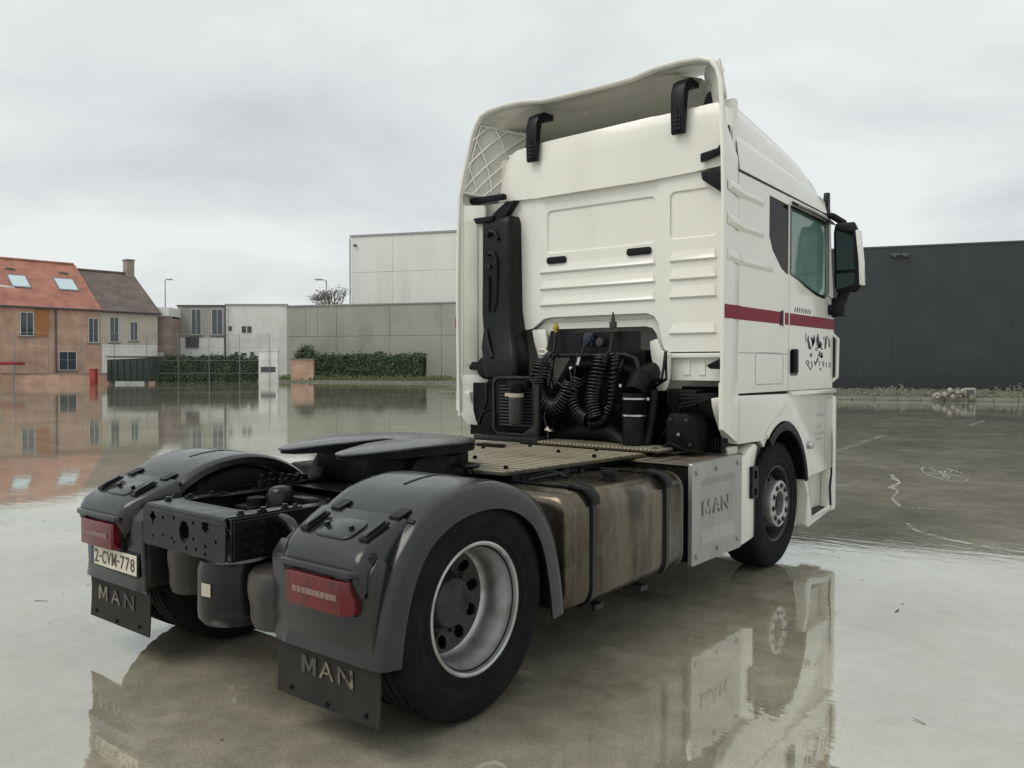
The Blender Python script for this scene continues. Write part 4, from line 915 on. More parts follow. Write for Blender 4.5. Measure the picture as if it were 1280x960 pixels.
def louvre(x0, x1, z0, z1, d=.019):
    b = B(); o = [(x0, z0), (x1, z0), (x1, z0 + .01), (x1 - .012, z1), (x0 + .035, z1), (x0, z0 + .02)]; i = [(x0 + .012, z0 + .012), (x1 - .012, z0 + .012), (x1 - .012, z0 + .02), (x1 - .03, z1 - .03), (x0 + .055, z1 - .03), (x0 + .014, z0 + .03)]
    loft(b, [[(x, YB - .030, z) for x, z in o], [(x, YB - .030 - d * (.2 if z > (z0 + z1) / 2 else 1), z) for x, z in i]]); OB('pressed_rib', b, 'white_paint', wl, bevel=.004, ang=15)
for z0, z1 in ((2.355, 2.445), (2.22, 2.305), (2.085, 2.17)): louvre(-.51, .575, z0, z1)
for z0, z1 in ((2.36, 2.45), (2.225, 2.32), (2.09, 2.19), (1.825, 1.92)): louvre(.69, 1.07, z0, z1)
for x0, x1, z in ((-.43, -.24, 2.462), (.33, .54, 2.468)):
    b = B(); prism(b, rrect(x0, x1, z - .028, z + .028, .02), 'y', YB - .05, YB - .0305); OB('wall_vent', b, 'black_plastic', wl, bevel=.005)
b = B(); prism(b, [(-.585, 1.91), (-.53, 1.945), (-.47, 1.985), (-.40, 1.997), (.50, 1.997), (.56, 1.975), (.60, 1.92), (.625, 1.80), (.65, 1.725), (.69, 1.70), (.70, 1.60), (.62, 1.60), (.585, 1.74), (.555, 1.84), (.52, 1.885), (.46, 1.90), (-.36, 1.90), (-.44, 1.885), (-.47, 1.80), (-.58, 1.80)], 'y', YB + .025, YB + .04); OB('inner_flange', b, 'white_paint', wl)
b = B(); prism(b, [(.68, 1.66), (1.18, 1.66), (1.18, 1.49), (.70, 1.49)], 'y', YB + .0, YB + .015)
for x in (.80, .92): box(b, x, x + .05, YB - .008, YB - .0005, 1.53, 1.64)
OB('lower_flange', b, 'white_paint', wl)
b = B(); prism(b, [(.68, 1.69), (1.19, 1.69), (1.19, 1.655), (.68, 1.655)], 'y', YB - .045, YB + .02); OB('lower_lip', b, 'white_paint', wl, bevel=.006)
b = B(); plate(b, [(.54, 1.78), (.60, 1.80), (.64, 1.71), (.715, 1.69), (.71, 1.50), (.69, 1.43), (.67, 1.41), (.61, 1.41), (.59, 1.44), (.58, 1.55), (.55, 1.68)], [circ(.66, 1.60, .010, 8)], 'y', YB - .055, YB - .035); OB('cab_mount_tab', b, 'white_paint', wl, bevel=.004, ang=50)
b = B(); tube(b, [(-.50, YB - .05, 1.73), (-.44, YB - .06, 1.73), (-.41, YB - .06, 1.71), (-.44, YB - .06, 1.69), (-.50, YB - .05, 1.69)], .012); OB('tie_loop', b, 'white_paint', wl)
b = B(); prism(b, [(-.60, 1.90), (-.46, 1.90), (-.44, 1.78), (-.47, 1.66), (-.53, 1.66), (-.58, 1.8)], 'y', YB - .02, YB + .0); OB('corner_gusset', b, 'white_paint', wl, bevel=.004)
# upper rear panel below the roof spoiler
cols = [(-1.10, 3.03, 3.06), (-1.02, 3.025, 3.10), (-.95, 3.015, 3.17), (-.90, 3.01, 3.26), (-.87, 3.005, 3.33), (-.82, 3.0, 3.395), (-.74, 2.995, 3.425), (-.6, 2.99, 3.435), (-.50, 2.985, 3.44), (-.45, 2.983, 3.44), (.55, 2.983, 3.462), (.60, 2.99, 3.465), (.9, 3.0, 3.472), (1.19, 3.02, 3.48)]
b = B(); rings = []
for x, zb, zt in cols:
    y = YB - .08 + (.02 if not -.48 < x < .58 else 0) + 1.1 * max(0, -x - .80) ** 1.6
    rings.append([(x, y, zb), (x, y + .008, zb + (zt - zb) * .6), (x, y + .016, zb + (zt - zb) * .96), (x, y + .026, zt), (x, y + .09, zt), (x, y + .06, zb)])
loft(b, rings); OB('upper_rear_panel', b, 'white_paint', cab, ang=30)
b = B(); prism(b, [(YB - .02, 3.40), (3.30, 3.42), (3.42, 3.60), (3.44, 3.60), (3.44, 3.36), (YB - .02, 3.38)], 'x', -.86, .86); OB('spoiler_shelf', b, 'white_inner', cab)
b = B(); box(b, -1.0, 1.17, YB + .03, YB + .06, 2.98, 3.38); OB('upper_rear_backing', b, 'white_inner', cab)
# wrap-round spoiler and side deflectors: one C-shaped shell cut in five pieces
PATH = [(-1.225, 1.16, 2.54, 2.80), (-1.232, 1.6, 2.53, 2.80), (-1.235, 2.2, 2.525, 2.80), (-1.23, 2.8, 2.53, 2.80), (-1.222, 3.06, 2.535, 2.80)]
TOP = [(-1.222, 3.06, 2.535, 2.80), (-1.20, 3.25, 2.56, 2.84), (-1.18, 3.44, 2.60, 2.82), (-1.16, 3.58, 2.62, 2.70), (-1.125, 3.68, 2.635, 2.70), (-1.07, 3.75, 2.64, 2.72), (-.98, 3.785, 2.645, 2.84), (-.82, 3.80, 2.65, 2.98), (-.62, 3.795, 2.65, 3.05), (-.50, 3.78, 2.655, 3.06), (-.42, 3.768, 2.66, 3.06), (-.2, 3.765, 2.665, 3.06), (0, 3.765, 2.665, 3.06)]
TOP = TOP + [(-x, z, a, c) for x, z, a, c in reversed(TOP[:-1])]
def deep(x, z, a, c):                                  # how far each piece of the rim runs forward
    if x > 0: c = {3.25: 2.67, 3.44: 2.64, 3.58: 2.68, 3.68: 2.74, 3.75: 2.90, 3.785: 2.98}.get(z, c)
    else: c = {3.58: 2.9, 3.68: 3.0, 3.75: 3.02, 3.785: 3.03, 3.80: 3.04}.get(z, c)
    return (x, z, a, c)
TOP = [deep(*p) for p in TOP]
def cshell(b, path, th=.035, roll=.012):
    rings = []
    for i, (x, z, ya, yb) in enumerate(path):
        p = path[max(i - 1, 0)]; q = path[min(i + 1, len(path) - 1)]; d = Vector((q[0] - p[0], q[1] - p[1])).normalized(); n = Vector((-d.y, d.x))  # outward for a path running over the top left to right
        rise = .012
        P = lambda y, o: (x + n.x * o, y, z + n.y * o)
        rings.append([P(ya, -th * .75), P(ya - .006, -th * .35), P(ya, -.002), P(ya + .02, 0), P((ya + yb) / 2, .002), P(yb, -.012), P(yb, -.03), P((ya + yb) / 2, -.022), P(ya + .05, -.02), P(ya + .03, -th)])
    loft(b, rings)
b = B(); cshell(b, TOP); sp = OB('roof_spoiler', b, 'white_paint', cab, ang=45)
b = B(); lo = [(-x, z, a, c) for x, z, a, c in reversed(PATH)]; cshell(b, lo)
prism(b, [(2.54, 1.16), (2.53, 1.48), (2.80, 1.48), (2.80, 1.06), (2.77, 1.06)], 'x', 1.195, 1.2225); OB('side_deflector', b, 'white_paint', cab, ang=40)
b = B(); cshell(b, PATH)
# the far deflector shows its inner face and the folded inner lip
prism(b, [(2.56, 1.50), (2.56, 3.0), (2.75, 3.02), (2.75, 1.50)], 'x', -1.20, -1.185)
dl = OB('side_deflector', b, 'white_paint', cab, ang=40)
b = B(); loft(b, [[(-1.232, 2.53, 1.52), (-1.00, 2.70, 1.52), (-1.00, 2.72, 1.52), (-1.22, 2.56, 1.52)], [(-1.236, 2.535, 1.42), (-1.02, 2.69, 1.44), (-1.02, 2.71, 1.44), (-1.225, 2.56, 1.42)], [(-1.238, 2.53, 1.22), (-1.02, 2.69, 1.2), (-1.02, 2.71, 1.2), (-1.225, 2.56, 1.22)], [(-1.13, 2.56, 1.09), (-1.02, 2.66, 1.08), (-1.02, 2.68, 1.08), (-1.12, 2.58, 1.09)]]); OB('deflector_skirt', b, 'white_paint', dl, bevel=.006)
b = B(); loft(b, [[(-1.228, 2.535, z), (-1.04, 2.68, z), (-1.035, 2.70, z), (-1.22, 2.56, z)] for z in (1.52, 2.2, 2.98)]); OB('inner_lip', b, 'white_paint', dl, bevel=.006)
b = B(); prism(b, rrect(1.60, 2.85, .0, .09, .03), 'x', 0, .01)
for v in b.verts: v.co = (-1.17 + v.co.z * 1.0, 2.575 + v.co.z * .78 - v.co.x, v.co.y)
OB('lip_pressing', b, 'white_inner', dl, bevel=.004)
b = B(); box(b, -1.243, -1.234, 2.526, 2.56, 1.93, 2.01); OB('side_reflector', b, 'red_reflector', dl)
# bracing lattice moulded inside the spoiler corners
b = B()
for s in (-1,):
    CN = [Vector(q) for q in ((-1.205, 2.585, 3.08), (-1.03, 2.80, 3.04), (-1.135, 2.665, 3.69), (-.80, 3.04, 3.63))]
    def G(u, v): p = (CN[0] * (1 - u) + CN[1] * u) * (1 - v) + (CN[2] * (1 - u) + CN[3] * u) * v; return p + Vector((.012, -.012, 0))
    for (u0, v0), (u1, v1) in (((0, .05), (.95, .95)), ((0, .4), (.6, .98)), ((0, .75), (.25, .98)), ((.3, .02), (1, .7)), ((.65, .02), (1, .35)), ((0, .4), (.4, .05)), ((.1, .75), (.8, .1)), ((.35, .98), (1, .4)), ((0, .02), (1, .02)), ((.02, .0), (.1, .98)), ((.1, .98), (1, .95))):
        tube(b, [G(u0 + (u1 - u0) * k / 5, v0 + (v1 - v0) * k / 5) for k in range(6)], .007, n=6)
OB('bracing_lattice', b, 'white_paint', sp)
b = B(); R_ = []
for k in range(7):
    v = k / 6; row = [(CN[0] * (1 - u) + CN[1] * u) * (1 - v) + (CN[2] * (1 - u) + CN[3] * u) * v for u in (0, .25, .5, .75, 1)]
    R_.append([p for p in row] + [p + Vector((-.01, .02, 0)) for p in reversed(row)])
loft(b, R_); OB('corner_liner', b, 'white_inner', sp, ang=50)
b = B(); rings = [[((1.18 - .05 * v), 2.64, 3.46 + .28 * v), ((.93 - .05 * v), 2.92, 3.46 + .30 * v), ((.93 - .05 * v), 2.95, 3.46 + .30 * v), ((1.18 - .05 * v), 2.68, 3.46 + .28 * v)] for v in (0, .5, 1)]; loft(b, rings); OB('corner_liner', b, 'white_inner', sp, bevel=.01)
b = B(); prism(b, [(.9, 3.46), (1.0, 3.46), (1.0, 3.6), (.95, 3.58)], 'y', 2.84, 2.9); OB('liner_bracket', b, 'black_plastic', sp)
# black spoiler stays
for x in (-.54, .79):
    b = B(); pr = [(2.715, 3.28), (2.69, 3.29), (2.68, 3.45), (2.685, 3.58), (2.72, 3.66), (2.80, 3.705), (2.93, 3.71), (2.93, 3.66), (2.82, 3.645), (2.765, 3.60), (2.745, 3.52), (2.735, 3.42)]
    prism(b, pr, 'x', x - .054, x + .054); st = OB('spoiler_stay', b, 'black_plastic', cab, bevel=.006)
    b = B()
    for k in range(4): box(b, x - .03, x - .006, 2.676, 2.69, 3.31 + k * .03, 3.327 + k * .03); box(b, x + .006, x + .03, 2.676, 2.69, 3.31 + k * .03, 3.327 + k * .03)
    box(b, x - .004, x + .004, 2.672, 2.69, 3.30, 3.46); OB('stay_ribs', b, 'black_gloss', st)
b = B(); box(b, -1.20, -.82, 2.66, 2.72, 3.005, 3.055); OB('deflector_strut', b, 'black_plastic', cab, bevel=.012)
b = B(); box(b, -1.19, -.90, 2.62, 2.67, 2.82, 2.87); OB('deflector_strut', b, 'black_plastic', cab, bevel=.012)
b = B(); box(b, -1.20, -.96, 2.60, 2.66, 1.56, 1.63); OB('deflector_strut', b, 'black_plastic', cab, bevel=.012)
b = B(); prism(b, [(-.82, 2.99), (-.72, 2.99), (-.88, 2.80), (-.97, 2.74), (-.97, 2.90)], 'y', 2.70, 2.765); OB('corner_bracket', b, 'black_plastic', cab, bevel=.006)
b = B(); prism(b, [(.96, 2.985), (1.16, 2.995), (1.16, 2.82), (1.12, 2.82), (.97, 2.93)], 'y', 2.72, 2.768); OB('corner_bracket', b, 'black_plastic', cab, bevel=.006)
b = B(); prism(b, [(.97, 3.11), (1.10, 3.13), (1.14, 3.18), (1.16, 3.28), (1.18, 3.28), (1.18, 3.16), (1.13, 3.09), (.97, 3.05)], 'y', 2.69, 2.73); OB('deflector_clip', b, 'black_plastic', cab, bevel=.005)
b = B(); prism(b, [(1.02, 1.60), (1.19, 1.68), (1.19, 1.57), (1.05, 1.575)], 'y', 2.70, 2.75); OB('lower_clip', b, 'black_plastic', cab, bevel=.006)
# roof
def roof_ring(y):
    h = 3.755 - .165 * (y - 3.0) - .03 * max(0, y - 3.6) ** 2 - .45 * max(0, y - 4.4) ** 2.0
    w = 1.222 - .10 * max(0, y - 4.5) ** 2
    b0 = 2.985 - .025 * max(0, y - 2.8)
    t = max(.02, h - b0)
    half = [(w, b0), (w - .004, b0 + .05 * t), (w - .025, b0 + .24 * t), (w - .04, b0 + .30 * t), (w - .10, b0 + .38 * t), (w - .125, b0 + .58 * t), (w - .18, b0 + .74 * t), (w - .30, b0 + .87 * t), (w - .55, b0 + .97 * t), (0, b0 + t)]
    return [(x, y, z) for x, z in half] + [(-x, y, z) for x, z in reversed(half[:-1])]
b = B(); loft(b, [roof_ring(2.80 + .28) if False else roof_ring(y) for y in (2.80, 3.05, 3.3, 3.6, 3.9, 4.2, 4.45, 4.65, 4.78, 4.86, 4.91)], True, False); rf = OB('roof', b, 'white_paint', cab, ang=24)
b = B(); loft(b, [[(s_ * 1.2205, y, z + d) for d, s_ in ((0, 1), (.022, 1), (.022, -1), (0, -1))] for y, z in ((2.80, 2.968), (3.8, 2.945), (4.72, 2.915))]); OB('roof_seam', b, 'black_plastic', rf)
b = B(); prism(b, [(4.70, 2.96), (4.74, 3.14), (4.79, 3.145), (4.80, 2.95)], 'x', 1.17, 1.215); OB('roof_marker', b, 'black_plastic', rf, bevel=.008)
# sides
def yz(pts): return pts
SIDE_T = 2.962
QW = [(3.35, 2.89), (3.35, 2.58), (3.42, 2.48), (3.60, 2.36), (3.72, 2.325), (3.76, 2.325), (3.76, 2.875)]
DW = [(3.80, 2.865), (3.80, 2.335), (3.98, 2.305), (4.14, 2.265), (4.40, 2.215), (4.60, 2.20), (4.70, 2.225), (4.73, 2.30), (4.70, 2.83), (4.67, 2.85)]
for s in (1, -1):
    X0, X1 = s * 1.195, s * 1.222
    b = B(); plate(b, [(2.79, 1.40), (3.768, 1.40), (3.768, 2.942), (2.79, SIDE_T)], [QW], 'x', X0, X1); sd_ = OB('side_panel', b, 'white_paint', cab, ang=30)
    b = B(); prism(b, [(p[0], p[1]) for p in QW], 'x', s * 1.200, s * 1.214); OB('quarter_window', b, 'glass_dark', sd_)
    b = B(); plate(b, [(3.774, 1.40), (4.86, 1.40), (4.885, 1.9), (4.86, 2.25), (4.76, 2.80), (4.72, 2.92), (3.774, 2.942)], [DW], 'x', X0, s * 1.224); dr = OB('door', b, 'white_paint', cab, ang=30)
    b = B(); prism(b, DW, 'x', s * 1.205, s * 1.212); wn_ = OB('door_window', b, 'glass', dr)
    cx, cz = 4.25, 2.53
    b = B(); plate(b, [(cx + (y - cx) * 1.035, cz + (z - cz) * 1.04) for y, z in DW], [[(cx + (y - cx) * .975, cz + (z - cz) * .965) for y, z in DW]], 'x', s * 1.2245, s * 1.228); OB('window_seal', b, 'black_gloss', dr)
    # pale inner edge of the door skin below the glass and the dark front part of the pane
    b = B(); prism(b, [(3.79, 1.925), (4.882, 1.925), (4.878, 2.02), (3.79, 2.02)], 'x', s * 1.2242, s * 1.2262) if s > 0 else prism(b, [(3.79, 1.925), (4.88, 1.925), (4.88, 2.02), (3.79, 2.02)], 'x', s * 1.2242, s * 1.2262); OB('waist_stripe', b, 'stripe_red', dr)
    b = B(); box(b, s * 1.2222, s * 1.2240, 2.80, 3.762, 1.925, 2.02); OB('waist_stripe', b, 'stripe_red', sd_)
    b = B(); box(b, s * 1.2365, s * 1.2385, 2.535, 2.795, 1.925, 2.02); OB('waist_stripe', b, 'stripe_red', cab)
    # pressed ribs
    for z, y1 in ((2.82, 3.24), (2.585, 3.25), (2.345, 3.42)):
        b = B(); loft(b, [[(s * 1.2215, 2.80, z - .035), (s * 1.2215, y1, z - .04), (s * 1.2215, y1 - .03, z + .015), (s * 1.2215, 2.80, z + .03)], [(s * 1.243, 2.81, z - .012), (s * 1.240, y1 - .03, z - .012), (s * 1.232, y1 - .05, z + .012), (s * 1.236, 2.81, z + .02)]]); OB('pressed_rib', b, 'white_paint', sd_, bevel=.006, ang=12)
        b = B(); loft(b, [[(s * 1.235, 2.57, z - .02), (s * 1.235, 2.795, z - .045), (s * 1.235, 2.795, z + .045), (s * 1.235, 2.57, z + .06)], [(s * 1.256, 2.60, z + .005), (s * 1.256, 2.79, z - .012), (s * 1.248, 2.79, z + .02), (s * 1.248, 2.60, z + .04)]]); OB('deflector_rib', b, 'white_paint', cab, bevel=.006, ang=12)
    # crease line and locker flap
    b = B(); box(b, s * 1.2222, s * 1.2236, 2.80, 3.765, 1.688, 1.694); OB('panel_joint', b, 'decal_grey', sd_)
    b = B(); plate(b, rrect(3.10, 3.66, 1.455, 1.70, .03), [rrect(3.107, 3.653, 1.462, 1.693, .026)], 'x', s * 1.2222, s * 1.2235); OB('locker_flap', b, 'decal_grey', sd_)
    # handle and grab
    b = B(); prism(b, rrect(3.80, 3.97, 1.52, 1.73, .03), 'x', s * 1.2245, s * 1.229); hp = OB('handle_cup', b, 'black_gloss', dr)
    b = B(); loft(b, [[(s * x, y, z) for x, y in ((1.230, 3.83), (1.262, 3.84), (1.262, 3.90), (1.230, 3.91))] for z in (1.54, 1.60, 1.70, 1.735)]); OB('door_handle', b, 'black_plastic', dr, bevel=.01)
    b = B(); prism(b, [(3.58, 1.915), (3.64, 1.915), (3.64, 2.03), (3.60, 2.03)], 'x', s * 1.2242, s * 1.2275); OB('lock_recess', b, 'black_plastic', sd_); b = B(); box(b, s * 1.2245, s * 1.2295, 3.645, 3.665, 1.90, 2.04); OB('lock_trim', b, 'white_paint', sd_)
    b = B(); tube(b, [(s * 1.20, 4.87, 1.45), (s * 1.25, 4.90, 1.5), (s * 1.255, 4.90, 1.84), (s * 1.20, 4.88, 1.90)], .018, n=10); OB('front_trim', b, 'white_paint', cab)
    b = B(); box(b, s * 1.19, s * 1.235, 4.868, 4.895, 1.50, 1.86); OB('grille_edge', b, 'black_gloss', cab)
    # sill and lower body with the wheel arch
    b = B(); prism(b, [(1.20 * s, 1.398), (1.245 * s, 1.39), (1.25 * s, 1.36), (1.20 * s, 1.355)], 'y', 3.80, 4.92); OB('door_sill', b, 'white_paint', cab, bevel=.008)
    arc = [(FA + .56 * cos(radians(t)), .53 + .63 * sin(radians(t))) for t in range(128 + 6, 5, -6)]
    low = [(2.57, 1.37), (2.80, 1.385), (3.78, 1.375), (4.88, 1.34), (4.88, .68), (4.30, .66)] + [p for p in reversed([q for q in arc if q[1] > .70])] + [(3.20, 1.035), (2.80, 1.04), (2.74, 1.09), (2.62, 1.25), (2.585, 1.31)]
    b = B(); prism(b, low, 'x', s * 1.12, s * 1.226); lb_ = OB('lower_body', b, 'white_paint', cab, bevel=.006, ang=50)
    b = B(); box(b, s * 1.2262, s * 1.2275, 2.80, 2.804, 1.05, 1.37); OB('panel_joint', b, 'decal_grey', lb_); b = B(); box(b, s * 1.2262, s * 1.2275, 4.66, 4.664, .70, 1.33); OB('panel_joint', b, 'decal_grey', lb_)
    A2 = [Vector((FA + .565 * cos(radians(t)), .53 + .635 * sin(radians(t)))) for t in range(126, 8, -5)]
    b = B(); arch_shell(b, A2, [(1.20, .0), (1.225, .045), (1.232, .05), (1.237, .045), (1.235, .0), (1.20, -.012)], s, (FA, .53)); OB('arch_flange', b, 'white_paint', lb_, ang=40)
    b = B(); arch_shell(b, A2, [(.80, -.045), (.80, -.03), (1.19, -.02), (1.244, -.016), (1.25, -.03), (1.25, -.075), (1.235, -.08), (1.23, -.045)], s, (FA, .53)); OB('arch_liner', b, 'black_plastic', lb_, ang=40)
    b = B(); prism(b, [(2.72, 1.02), (2.90, 1.02), (2.90, .96), (2.74, .96)], 'x', s * .98, s * 1.18); OB('body_foot', b, 'white_inner', lb_, bevel=.01)
    # step well ahead of the wheel
    b = B(); prism(b, [(4.24, .25), (4.30, .22), (4.86, .29), (4.905, .40), (4.90, 1.33), (4.86, 1.33), (4.85, .34), (4.38, .30), (4.36, .52), (4.26, .63), (4.22, .70), (4.16, .68), (4.20, .62), (4.28, .50)], 'x', s * 1.13, s * 1.215); stp = OB('step_frame', b, 'white_paint', cab, bevel=.008, ang=45)
    b = B(); box(b, s * .95, s * 1.13, 4.20, 4.88, .24, .68); OB('step_well', b, 'white_inner', stp)
    b = B(); box(b, s * 1.0, s * 1.205, 4.37, 4.85, .312, .335); OB('tread', b, 'black_plastic', stp)
    b = B(); box(b, s * .85, s * 1.12, 4.12, 4.22, .22, 1.0); OB('wheel_splash', b, 'black_plastic', cab)
    b = B(); tube(b, [(s * 1.21, 4.862, 1.33), (s * 1.222, 4.868, .9), (s * 1.222, 4.868, .62), (s * 1.222, 4.83, .5), (s * 1.222, 4.86, .34)], .009, n=6); OB('edge_seal', b, 'black_plastic', stp)
    b = B(); cyl(b, (s * 1.215, 4.235, .93), (s * 1.27, 4.235, .93), .038, .03, n=16); OB('side_marker', b, 'chrome_dull', lb_, bevel=.006)
    b = B(); box(b, s * 1.0, s * 1.23, 4.88, 5.0, .28, 1.33); OB('bumper_end', b, 'white_paint', cab, bevel=.03)
    # mirror cluster
    mr_ = bpy.data.objects.new('door_mirror', None); COL.objects.link(mr_); mr_.parent = T
    Xs = lambda x: s * x
    b = B(); rings = []
    for z, xa, xb, d in ((2.24, 1.30, 1.47, .05), (2.30, 1.275, 1.50, .09), (2.55, 1.27, 1.49, .10), (2.78, 1.265, 1.465, .09), (2.855, 1.28, 1.44, .05)):
        rings.append([(Xs(xa), 4.72, z), (Xs(xb), 4.72, z), (Xs(xb), 4.72 + d, z), (Xs((xa + xb) / 2), 4.72 + d * 1.5, z), (Xs(xa), 4.72 + d, z)])
    loft(b, rings); hs_ = OB('housing', b, 'black_plastic', mr_, bevel=.012, ang=40)
    b = B(); loft(b, [[(Xs(1.30), 4.716, 2.44), (Xs(1.45), 4.716, 2.44), (Xs(1.435), 4.716, 2.78), (Xs(1.29), 4.716, 2.79)], [(Xs(1.30), 4.710, 2.44), (Xs(1.45), 4.710, 2.44), (Xs(1.435), 4.710, 2.78), (Xs(1.29), 4.710, 2.79)]]); OB('main_glass', b, 'mirror_glass', mr_)
    b = B(); loft(b, [[(Xs(1.30), yy, 2.27), (Xs(1.46), yy, 2.31), (Xs(1.455), yy, 2.41), (Xs(1.30), yy, 2.41)] for yy in (4.716, 4.710)]); OB('wide_glass', b, 'mirror_glass', mr_)
    b = B(); loft(b, [[(Xs(x + xo), y, z) for xo, y in ((0, 4.705), (.028, 4.715), (.032, 4.79), (.005, 4.80))] for z, x in ((2.30, 1.492), (2.5, 1.484), (2.78, 1.455))]); OB('cover_shell', b, 'white_paint', mr_, bevel=.008)
    b = B(); tube(b, [(Xs(1.20), 4.70, 2.93), (Xs(1.26), 4.72, 2.92), (Xs(1.34), 4.76, 2.86), (Xs(1.36), 4.78, 2.80)], .03, n=10); OB('mirror_arm', b, 'black_plastic', mr_); b = B(); tube(b, [(Xs(1.22), 4.76, 2.10), (Xs(1.29), 4.77, 2.10), (Xs(1.33), 4.78, 2.2), (Xs(1.36), 4.78, 2.3)], .05, n=12); cyl(b, (Xs(1.30), 4.77, 2.03), (Xs(1.30), 4.77, 2.20), .06, n=16); OB('mirror_arm', b, 'black_plastic', mr_)
    b = B(); prism(b, [(4.735, 2.22), (4.80, 2.20), (4.75, 2.86), (4.715, 2.86)], 'x', s * 1.225, s * 1.235); OB('pillar_trim', b, 'white_paint', dr)
    b = B(); loft(b, [[(Xs(x), y, z) for x, z in ((1.215, zz), (1.275, zz - .035), (1.278, zz - .05), (1.215, zz - .03))] for y, zz in ((3.82, 2.925), (4.2, 2.925), (4.6, 2.91), (4.74, 2.89))]); OB('rain_visor', b, 'black_gloss', dr)
# decals on the near door and quarter
dec = [c for c in cab.children if c.name.startswith('door') and c.data.vertices[0].co.x > 0][0]
def lg(u, v): return (1.2248, 4.16 + (u - 245) / 280 * .66, 1.885 - (v - 430) / 410 * .33)
b = B()
for pts, w in (([(247, 445), (247, 540)], 9), ([(275, 470), (268, 510), (285, 590), (300, 610)], [6, 20, 26, 10]), ([(300, 480), (320, 520), (322, 575)], [10, 34, 8]), ([(335, 455), (330, 520), (310, 590)], [6, 32, 6]), ([(372, 440), (372, 500), (380, 560), (430, 610)], [6, 34, 40, 6]),
               ([(400, 520), (408, 550), (380, 590), (345, 600)], [10, 32, 22, 6]), ([(440, 470), (430, 490), (450, 500), (462, 480), (447, 470)], 9), ([(470, 455), (462, 530), (455, 600)], [5, 26, 16]), ([(480, 455), (500, 500), (505, 575)], [8, 12, 20]), ([(305, 650), (300, 690)], [16, 22]), ([(400, 625), (385, 670), (430, 690)], [10, 26, 24]), ([(415, 640), (420, 700)], [20, 22]),
               ([(262, 730), (250, 750), (262, 775), (280, 760), (275, 735), (262, 728)], 11), ([(268, 775), (300, 830), (315, 790), (305, 735)], [10, 14, 12, 9]), ([(335, 735), (345, 775), (370, 720), (380, 690)], [12, 22, 16, 10]), ([(380, 745), (395, 735), (400, 760), (388, 785)], 9), ([(403, 810), (405, 830)], 18), ([(425, 745), (438, 735), (445, 755), (432, 770), (425, 750)], 9), ([(440, 770), (440, 800)], 9), ([(470, 745), (475, 800)], 8), ([(495, 755), (515, 750), (520, 775), (498, 780), (505, 800), (522, 795)], 9), ([(275, 600), (290, 605), (300, 595)], 12), ([(350, 615), (372, 620)], 14)):
    ribbon(b, pts, w, lg)
OB('worn_logo_decal', b, 'decal_black', dec, smooth=False)
b = B()
def mk(u, v): return (1.2248, 3.88 + u * .40, 2.028 + v * .05)
rs = random.Random(3)
for k in range(8):
    u = .02 + k * .125
    for _ in range(3): ribbon(b, [(u + rs.uniform(0, .03), rs.uniform(0, .3)), (u + rs.uniform(.04, .09), rs.uniform(.3, .9)), (u + rs.uniform(0, .09), rs.uniform(.5, 1))], [.03, .025, .03], lambda a, c: (1.2248, 3.88 + a * .40, 2.03 + c * .05))
OB('model_badge', b, 'decal_black', dec, smooth=False)
b = B()
for z, ya, yb in ((1.16, 4.44, 4.64), (1.06, 4.46, 4.56), (1.0, 4.40, 4.64), (.955, 4.44, 4.60)):
    y = ya
    while y < yb: box(b, 1.2263, 1.2268, y, y + .014, z, z + .022); y += .021
OB('faint_lettering', b, 'decal_grey', lb_ if False else cab, smooth=False)
# windscreen and front face
b = B(); prism(b, [(4.925, 2.12), (4.945, 2.12), (4.80, 2.94), (4.78, 2.94)], 'x', -1.10, 1.10); OB('windscreen', b, 'glass_dark', cab)
b = B(); box(b, -1.15, 1.15, 4.932, 4.97, 1.42, 2.08); OB('grille', b, 'black_plastic', cab, bevel=.02)
b = B(); box(b, -.99, .99, 4.88, 5.02, .30, 1.38); OB('bumper', b, 'white_paint', cab, bevel=.04)
# --- intake duct on the far side
b = B(); rings = []
for z, xa, xb, ya, yb in ((2.86, -1.015, -.73, 2.66, 2.80), (2.80, -1.035, -.71, 2.62, 2.80), (2.4, -1.035, -.70, 2.62, 2.80), (2.05, -1.03, -.69, 2.61, 2.79), (1.90, -.99, -.66, 2.58, 2.78), (1.75, -.98, -.60, 2.54, 2.74), (1.66, -.93, -.56, 2.50, 2.70), (1.56, -.90, -.545, 2.48, 2.68), (1.50, -.88, -.545, 2.48, 2.68)):
    rings.append([(xa, yb, z), (xa, ya + .03, z), (xa + .03, ya, z), (xb - .03, ya, z), (xb, ya + .03, z), (xb, yb, z)])
loft(b, rings); bk_ = B(); box(bk_, -1.13, -.74, 2.765, 2.7695, 1.92, 2.86); du = OB('intake_duct', b, 'black_plastic', T, bevel=.012, ang=40)
b = B()
tube(b, [(-.95, 2.615, 2.70), (-.92, 2.608, 2.735), (-.86, 2.61, 2.72), (-.83, 2.612, 2.66)], .018); tube(b, [(-.95, 2.612, 2.55), (-.88, 2.606, 2.55), (-.85, 2.608, 2.50), (-.85, 2.612, 2.14), (-.88, 2.612, 2.06)], .018)
tube(b, [(-.94, 2.612, 2.36), (-.93, 2.608, 2.30), (-.93, 2.606, 2.06)], .016); tube(b, [(-.93, 2.572, 1.90), (-.87, 2.53, 1.78), (-.80, 2.50, 1.66)], .018)
OB('duct_ribs', b, 'black_plastic', du); OB('duct_gap_shade', bk_, 'engine_black', du)  # thin black sheet added to paint the shaded gap beside the duct
b = B(); cyl(b, (-.93, 2.60, 2.44), (-.93, 2.63, 2.44), .02, n=12); OB('duct_plug', b, 'black_gloss', du)
